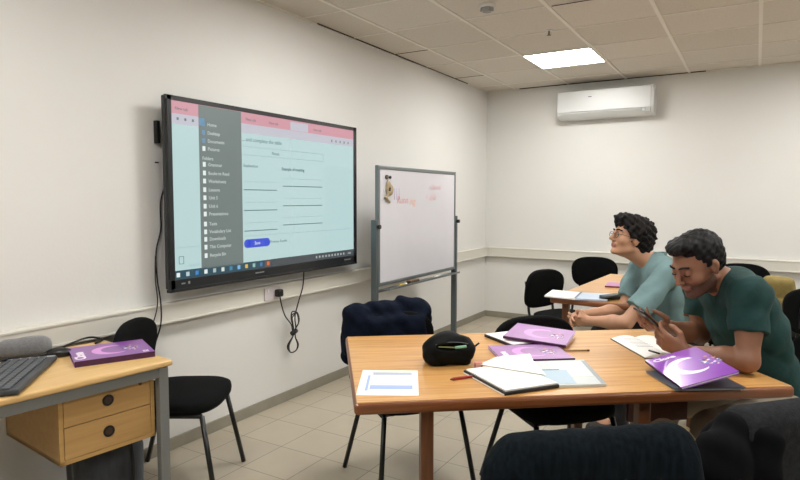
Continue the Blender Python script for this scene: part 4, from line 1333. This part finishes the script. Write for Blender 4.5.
# ---- man in the dark green polo shirt, at the right end of the front table, looking down at a phone
F2 = np.array([-0.79, -0.61, 0]); L2 = np.array([0.61, -0.79, 0]); ZZ = np.array([0, 0, 1.0])
hf = unit(F2 * 0.95 + L2 * 0.20)
R2 = frame(hf * math.cos(0.46) - ZZ * math.sin(0.46), ZZ)
# tilt the crown a little
hip2 = np.array([2.865, -3.705, 0.555])
J2 = dict(hip=hip2, chest=np.array([2.755, -3.80, 0.875]), neckb=np.array([2.690, -3.865, 1.085]), L=L2,
          shL=np.array([2.765, -4.015, 1.040]), shR=np.array([2.575, -3.715, 1.040]),
          elL=np.array([2.765, -4.095, 0.802]), elR=np.array([2.575, -3.690, 0.800]),
          wrL=np.array([2.553, -4.060, 0.800]), wrR=np.array([2.462, -3.905, 0.865]),
          handL=(np.array([-0.85, 0.02, 0.35]), np.array([-0.45, 0.75, 0.45]), ZZ, 0.75, 0.10, 1.0, 0.5),
          handR=(np.array([-0.55, -0.80, 0.05]), np.array([-0.40, -0.20, 0.60]) - 0.2 * ZZ, ZZ + F2 * 0.2, 0.85, 0.10, 1.0, 0.5),
          hpL=hip2 + L2 * 0.10 - ZZ * 0.005, hpR=hip2 - L2 * 0.10 - ZZ * 0.005,
          knL=hip2 + L2 * 0.17 + F2 * 0.40 - ZZ * 0.045, knR=hip2 - L2 * 0.17 + F2 * 0.41 - ZZ * 0.045,
          head=np.array([2.575, -3.960, 1.143]), R=R2, closed=True, sleeve=0.58, hem=((0, 0, 0.50), (0, 0, -1)),
          hairm=mat('hair_black', '080606', 0.6, noise=(30, 0.3, (1, 1, 1)), bump=(90, 0.3), spec=0.25),
          lip=mat('lip_brown', '875346', 0.45), stub=mat('stubble_skin', '583d30', 0.6, noise=(120, 0.12, (1, 1, 1))),
          fold=((30, -22, 26), (60, 20, -45)))
J2['anL'] = np.array([*(J2['knL'] - F2 * 0.02)[:2], 0.085]); J2['anR'] = np.array([*(J2['knR'] - F2 * 0.05)[:2], 0.085])
J2['toeL'] = J2['anL'] + F2 * 0.16 - ZZ * 0.045; J2['toeR'] = J2['anR'] + F2 * 0.16 - ZZ * 0.045
J2['neckcut'] = (J2['neckb'] + np.array([-0.045, -0.035, 0.062]), frame(F2 * 0.9 - ZZ * 0.3, ZZ))
def hair2(F, C, R):
    P = lambda *p: C + R @ np.array(p)
    F.ell(P(-0.022, 0, 0.050), (0.103, 0.085, 0.088), R, 0.01)
    F.ell(P(0.045, 0, 0.108), (0.058, 0.062, 0.034), R, 0.02)
    F.ell(P(-0.055, 0, 0.010), (0.062, 0.074, 0.085), R, 0.02)
    for q in (-1, 1):
        F.cap(P(0.012, 0.070 * q, 0.045), P(0.010, 0.073 * q, 0.010), 0.012, 0.008, 0.01)
    Fc = Field(C - 0.20, C + 0.20, 0.004)
    Fc.ell(P(0.085, 0, 0.005), (0.080, 0.10, 0.078), R, 0.0)
    Fc.ell(P(-0.004, 0.09, -0.015), (0.022, 0.03, 0.032), R, 0.0)
    Fc.ell(P(-0.004, -0.09, -0.015), (0.022, 0.03, 0.032), R, 0.0)
    F.D = np.maximum(F.D, -Fc.D)
    F.cut(P(-0.02, 0, -0.055), R @ np.array([0.25, 0, -1.0]))
    def curl(X, Y, Z):
        a = (X - C[0]) * R[0, 0] + (Y - C[1]) * R[1, 0] + (Z - C[2]) * R[2, 0]
        b = (X - C[0]) * R[0, 1] + (Y - C[1]) * R[1, 1] + (Z - C[2]) * R[2, 1]
        c = (X - C[0]) * R[0, 2] + (Y - C[1]) * R[1, 2] + (Z - C[2]) * R[2, 2]
        return 0.0026 * np.sin(170 * a + 3 * np.sin(60 * b)) * np.sin(150 * b + 2 * np.sin(80 * c)) + 0.0016 * np.sin(240 * c + 90 * a)
    F.displace(curl)
def extras2(root, C, R, shift, shirt):
    # polo collar, placket and chest mark
    nb, L = J2['neckb'], L2
    pts = []
    for a in np.linspace(-2.45, 2.45, 15):
        q = unit(F2 * -math.cos(a) * 1.0 + L * math.sin(a))
        rr = 0.072
        pts.append(V(nb + q * rr + ZZ * (0.022 - 0.038 * (1 - math.cos(a)) / 2) + F2 * 0.008))
    v, f = tube_data(pts, 0.020, 8, 0.35)
    shift(mesh_obj('collar', v, f, mat('polo_collar', '0b2c2a', 0.8), root, smooth=True))
    shift(box('chest_mark', V(J2['chest'] + F2 * 0.115 + L * 0.075 + ZZ * 0.05), (0.014, 0.004, 0.012), mat('mark_pale', '6f8f88', 0.7), root, rot=Euler((0, 0, 0.6))))
M_SK2 = mat('skin_tan', '8b6048', 0.5, sss=0.05, noise=(14, 0.05, (1, 1, 1)))
man2 = person('seated_man', J2, M_SK2, mat('dark_green_polo', '0e3735', 0.88, noise=(12, 0.12, (1, 1, 1)), bump=(13, 0.9)), mat('beige_trousers', '8d8170', 0.85, noise=(10, 0.06, (1, 1, 1))),
              mat('shoe_dark', '2b2724', 0.6), hair2, extras2, (2.20, -4.33, 0.0), (3.16, -3.40, 1.36), stubble=True,
              label='bearded man in a dark green polo shirt looking down at his phone')
man2.name = 'person'

# phone in his hands
ph = thing('mobile_phone', 'black mobile phone held by the man in the dark green polo shirt', 'phone', (2.405, -4.010, 0.905))
pr = Matrix(tuple(tuple(r) for r in frame(unit(F2 * 0.75 + ZZ * 0.62 + L2 * 0.2), F2 * -0.7 + ZZ))).to_4x4()
ph.rotation_euler = pr.to_euler()
box('case', (0, 0, 0), (0.150, 0.072, 0.008), M_BLACKPL, ph, bevel=0.004, seg=3)
box('screen', (0, 0, 0.0044), (0.142, 0.066, 0.0006), mat('phone_glass', '1b1d22', 0.1), ph)
box('camera_bump', (0.055, 0.018, -0.005), (0.024, 0.026, 0.003), mat('camera_ring', '5b5f66', 0.3), ph, bevel=0.001)

# ---- man in the light green T-shirt behind the table, looking up at the screen
F1 = unit([-0.80, -0.60, 0]); L1 = np.array([0.60, -0.80, 0])
R1 = frame(F1 * math.cos(0.24) + ZZ * math.sin(0.24) + L1 * 0.03, ZZ)
hip1 = np.array([2.375, -2.585, 0.555])
J1 = dict(hip=hip1, chest=np.array([2.300, -2.660, 0.845]), neckb=np.array([2.238, -2.715, 1.035]), L=L1,
          shL=np.array([2.338, -2.872, 0.965]), shR=np.array([2.150, -2.590, 0.970]),
          elL=np.array([2.145, -3.040, 0.690]), elR=np.array([2.065, -2.690, 0.700]),
          wrL=np.array([1.930, -3.000, 0.672]), wrR=np.array([1.870, -2.900, 0.690]),
          handL=(np.array([-0.92, 0.10, -0.10]), np.array([-0.2, 0.8, 0.1]), ZZ, 0.55, 0.08, 0.95, 0.4),
          handR=(np.array([-0.55, -0.75, -0.15]), np.array([0.5, -0.6, -0.5]), ZZ, 0.7, 0.10, 0.95, 0.4),
          hpL=hip1 + L1 * 0.10, hpR=hip1 - L1 * 0.10,
          knL=hip1 + L1 * 0.15 + F1 * 0.42 - ZZ * 0.02, knR=hip1 - L1 * 0.15 + F1 * 0.42 - ZZ * 0.02,
          head=np.array([2.105, -2.775, 1.163]), R=R1, sleeve=0.72, hem=((0, 0, 0.50), (0, 0, -1)),
          hairm=mat('hair_dark_brown', '0f0b09', 0.65, noise=(26, 0.35, (1, 1, 1)), bump=(90, 0.3), spec=0.25),
          lip=mat('lip_pink', 'a86a5c', 0.45), stub=mat('stubble_skin', '583d30', 0.6),
          fold=((26, 20, -30), (-40, 55, 35)), sr=0.073)
J1['anL'] = np.array([*(J1['knL'] + F1 * 0.03)[:2], 0.085]); J1['anR'] = np.array([*(J1['knR'] + F1 * 0.03)[:2], 0.085])
J1['toeL'] = J1['anL'] + F1 * 0.16 - ZZ * 0.045; J1['toeR'] = J1['anR'] + F1 * 0.16 - ZZ * 0.045
J1['neckcut'] = (J1['neckb'] + np.array([-0.04, -0.03, 0.065]), frame(F1 * 0.9 - ZZ * 0.3, ZZ))
def hair1(F, C, R):
    P = lambda *p: C + R @ np.array(p)
    F.ell(P(-0.028, 0, 0.050), (0.122, 0.100, 0.100), R, 0.02)
    F.ell(P(0.052, 0, 0.108), (0.070, 0.072, 0.040), R, 0.03)
    F.ell(P(-0.082, 0, -0.010), (0.066, 0.088, 0.088), R, 0.03)
    for q in (-1, 1):
        F.cap(P(0.028, 0.074 * q, 0.055), P(0.020, 0.077 * q, 0.005), 0.020, 0.010, 0.02)
    rr = random.Random(3)
    for _ in range(70):
        a, b = rr.uniform(0, 2 * PI), rr.uniform(-0.25, 1.0)
        s = math.sqrt(max(0, 1 - b * b))
        F.ell(P(-0.028 + 0.118 * s * math.cos(a), 0.096 * s * math.sin(a), 0.045 + 0.098 * b), (0.016, 0.016, 0.014), R, 0.008)
    Fc = Field(C - 0.20, C + 0.20, 0.004)
    Fc.ell(P(0.096, 0, -0.005), (0.078, 0.12, 0.072), R, 0.0)
    Fc.ell(P(0.000, 0.10, -0.020), (0.022, 0.05, 0.030), R, 0.0)
    Fc.ell(P(0.000, -0.10, -0.020), (0.022, 0.05, 0.030), R, 0.0)
    Fc.ell(P(0.040, 0, -0.09), (0.085, 0.12, 0.085), R, 0.0)
    F.D = np.maximum(F.D, -Fc.D)
    F.cut(P(-0.06, 0, -0.085), R @ np.array([0.5, 0, -1.0]))
    F.displace(lambda X, Y, Z: 0.0055 * np.sin(120 * X + 40 * Z) * np.sin(110 * Z + 60 * Y) + 0.004 * np.sin(190 * Y - 90 * Z))
def extras1(root, C, R, shift, shirt):
    P = lambda *p: V(C + R @ np.array(p))
    M = mat('glasses_frame', '2a1c16', 0.3)
    paths = []
    for q in (-1, 1):
        ring = [P(0.104, 0.033 * q + 0.023 * math.cos(a), 0.005 + 0.018 * math.sin(a)) for a in np.linspace(0, 2 * PI, 21)]
        paths.append(ring)
        paths.append([P(0.102, 0.055 * q, 0.010), P(0.070, 0.076 * q, 0.010), P(-0.005, 0.084 * q, 0.004)])
    paths.append([P(0.106, -0.011, 0.008), P(0.109, 0, 0.011), P(0.106, 0.011, 0.008)])
    shift(tubes('glasses', paths, 0.0016, M, root, 6))
    nb = J1['neckb']
    pts = [V(nb + unit(F1 * math.cos(a) + L1 * math.sin(a)) * 0.068 + ZZ * (0.022 - 0.02 * math.cos(a)) - F1 * 0.004) for a in np.linspace(0, 2 * PI, 25)]
    shift(tube('neckband', pts, 0.008, mat('tee_band', '5d7c7a', 0.85), root, 6))
man1 = person('seated_man', J1, mat('skin_fair', 'b98a6c', 0.5, sss=0.05, noise=(14, 0.05, (1, 1, 1))), mat('sage_tshirt', '728e90', 0.9, noise=(12, 0.08, (1, 1, 1)), bump=(12, 0.9)), mat('black_trousers', '141518', 0.9),
              mat('shoe_dark', '2b2724', 0.6), hair1, extras1, (1.72, -3.24, 0.0), (2.66, -2.30, 1.42),
              label='curly haired man with glasses in a light green T-shirt looking up at the screen')
man1.name = 'person'

# ================================================================== JACKETS AND BAGS
def local(c, x, y, z):
    a = c.rotation_euler[2]
    return np.array([c.location[0] + x * math.cos(a) - y * math.sin(a), c.location[1] + x * math.sin(a) + y * math.cos(a), z])
def rotz(a):
    return np.array([[math.cos(a), -math.sin(a), 0], [math.sin(a), math.cos(a), 0], [0, 0, 1]])
def draped(name, label, cat, c, m, prims, folds, cutback=None, res=0.0065, ext=0.42):
    """prims in the chair's frame"""
    a = c.rotation_euler[2]
    F = Field((-0.62, -0.48, 0.18), (0.10, 0.48, 0.98), res)
    for p in prims:
        if p[0] == 'box': F.box(p[1], p[2], p[3] if len(p) > 3 and p[3] is not None else None, rad=p[4] if len(p) > 4 else 0.03, k=0.03)
        elif p[0] == 'cap': F.cap(p[1], p[2], p[3], p[4], 0.025)
        elif p[0] == 'ell': F.ell(p[1], p[2], None, 0.03)
        elif p[0] == 'sub': F.ell(p[1], p[2], None, 0.015, 'sub')
    F.displace(folds)
    o = F.build(name, m)
    o.location = (c.location[0], c.location[1], 0)
    o.rotation_euler = (0, 0, a)
    return tag(o, label, cat)
M_NAVY = mat('navy_cloth', '0d1422', 0.95, spec=0.12, noise=(20, 0.2, (1, 1, 1)), bump=(16, 1.0))
M_INK = mat('blue_black_cloth', '0a1217', 0.95, spec=0.12, noise=(22, 0.55, (4, 4, 0.5)), bump=(14, 0.7))
M_CHAR = mat('charcoal_cloth', '27282a', 0.95, spec=0.12, noise=(60, 0.3, (1, 1, 1)), bump=(200, 0.3))
# navy jacket
draped('navy_jacket', 'dark navy jacket slung over the chair at the left end of the front table', 'jacket', CHAIRS[1], M_NAVY,
       [('box', (-0.28, -0.015, 0.70), (0.05, 0.24, 0.15), None, 0.045), ('cap', (-0.27, 0.17, 0.82), (-0.25, -0.17, 0.82), 0.045, 0.05), ('cap', (-0.27, 0.06, 0.855), (-0.27, 0.16, 0.83), 0.03, 0.025),
        ('cap', (-0.24, -0.20, 0.79), (-0.22, -0.225, 0.64), 0.045, 0.035), ('cap', (-0.25, 0.18, 0.80), (-0.30, 0.23, 0.60), 0.045, 0.04), ('box', (-0.20, -0.02, 0.66), (0.03, 0.20, 0.14), None, 0.03)],
       lambda X, Y, Z: 0.012 * (0.5 - np.abs(np.sin(11 * Y + 13 * Z + 1.2 * np.sin(8 * Z + 5 * Y)))) + 0.006 * (0.5 - np.abs(np.sin(30 * Z - 13 * Y + 20 * X))) + 0.002 * np.sin(70 * Y + 50 * Z))
# dark jacket on the nearest chair
draped('dark_jacket', 'blue black jacket spread over the nearest chair at the bottom centre', 'jacket', CHAIRS[9], M_INK,
       [('box', (-0.28, 0.015, 0.58), (0.055, 0.235, 0.27), None, 0.055), ('cap', (-0.28, 0.17, 0.795), (-0.28, -0.19, 0.815), 0.05, 0.05), ('cap', (-0.29, 0.22, 0.76), (-0.30, 0.30, 0.40), 0.06, 0.06),
        ('cap', (-0.29, -0.195, 0.775), (-0.30, -0.265, 0.42), 0.055, 0.055), ('box', (-0.20, 0.0, 0.62), (0.035, 0.22, 0.18), None, 0.03)],
       lambda X, Y, Z: 0.014 * (0.5 - np.abs(np.sin(15 * Y + 2.5 * np.sin(5 * Z)))) * np.clip((0.84 - Z) * 5, 0, 1) + 0.0012 * np.sin(80 * Y + 22 * Z))
# charcoal coat + black hooded jacket on the right chair
draped('charcoal_coat', 'charcoal grey coat hanging over the near chair at the bottom right corner', 'coat', CHAIRS[10], M_CHAR,
       [('box', (-0.28, -0.05, 0.60), (0.05, 0.25, 0.25), None, 0.045), ('cap', (-0.28, 0.16, 0.790), (-0.28, -0.26, 0.785), 0.048, 0.05), ('box', (-0.21, -0.04, 0.62), (0.03, 0.22, 0.18), None, 0.03)],
       lambda X, Y, Z: 0.006 * (0.5 - np.abs(np.sin(10 * Y + 2 * np.sin(7 * Z)))) * np.clip((0.82 - Z) * 5, 0, 1))
draped('black_jacket', 'black hooded jacket bundled on the left shoulder of the charcoal coat', 'jacket', CHAIRS[10], mat('black_cloth', '06070a', 0.9, spec=0.12, noise=(18, 0.15, (1, 1, 1))),
       [('ell', (-0.30, 0.25, 0.64), (0.085, 0.095, 0.17)), ('cap', (-0.28, 0.20, 0.79), (-0.33, 0.30, 0.48), 0.045, 0.06), ('cap', (-0.34, 0.14, 0.78), (-0.37, 0.20, 0.50), 0.035, 0.045), ('cap', (-0.33, 0.12, 0.52), (-0.36, 0.30, 0.46), 0.05, 0.045)],
       lambda X, Y, Z: 0.012 * (0.5 - np.abs(np.sin(22 * Y + 8 * Z + 10 * X))) + 0.003 * np.sin(60 * Z - 40 * Y))
bl = CHAIRS[10]
zp = [V(local(bl, -0.40, 0.11, 0.50)), V(local(bl, -0.425, 0.16, 0.475)), V(local(bl, -0.43, 0.23, 0.475)), V(local(bl, -0.40, 0.31, 0.50)), V(local(bl, -0.33, 0.335, 0.56))]
tag(tube('bag_strap', smooth_path(zp), 0.006, mat('strap_grey', '6a6d70', 0.5)), 'thin grey strap looped below the black hooded jacket', 'strap')

# tan canvas bag
tb = thing('canvas_bag', 'tan canvas bag with a looped handle under the front table, beside the dark jacket', 'bag', (2.525, -4.350, 0), 0.45)
F = Field((-0.16, -0.11, -0.01), (0.16, 0.11, 0.70), 0.006)
F.box((0, 0, 0.29), (0.085, 0.055, 0.285), rad=0.045, k=0.02)
F.ell((0.01, -0.01, 0.50), (0.085, 0.07, 0.09), k=0.03)
F.ell((0.01, 0.0, 0.615), (0.075, 0.035, 0.055), k=0.01, op='sub')
F.displace(lambda X, Y, Z: 0.006 * np.sin(30 * Z + 25 * X) + 0.004 * np.sin(60 * X - 22 * Z + 20 * Y))
F.build('sack', mat('tan_canvas', '8f7a57', 0.85, noise=(30, 0.12, (1, 1, 1))), tb)
tube('handle', smooth_path([(-0.07, -0.05, 0.46), (-0.095, -0.055, 0.55), (-0.06, -0.055, 0.62), (-0.01, -0.055, 0.62), (0.02, -0.06, 0.56), (0.03, -0.07, 0.50)]), 0.010, mat('brown_strap', '5c4936', 0.7), tb, 8, 0.5)
box('inner_paper', (0.02, 0, 0.565), (0.10, 0.02, 0.06), mat('cream_paper', 'c9b98e', 0.8), tb, rot=Euler((0, 0.2, 0)))
# small olive backpack behind the man's back
F = Field((-0.13, -0.10, -0.005), (0.13, 0.10, 0.42), 0.007)
F.box((0, 0, 0.19), (0.10, 0.065, 0.19), rad=0.05, k=0.02)
F.box((0.0, -0.06, 0.13), (0.075, 0.03, 0.10), rad=0.025, k=0.01)
F.displace(lambda X, Y, Z: 0.004 * np.sin(35 * Z + 20 * X))
o = F.build('backpack', mat('olive_canvas', '8c7a45', 0.85, noise=(20, 0.15, (1, 1, 1))))
o.location = (2.93, -1.64, 0.482); o.rotation_euler = (0, 0, 0.3)
tag(o, 'olive yellow canvas backpack on the chair behind the man in the polo shirt', 'backpack')
tube('strap', smooth_path([(-0.07, -0.095, 0.30), (-0.09, -0.11, 0.20), (-0.07, -0.105, 0.08)]), 0.008, M_BLACKPL, o)
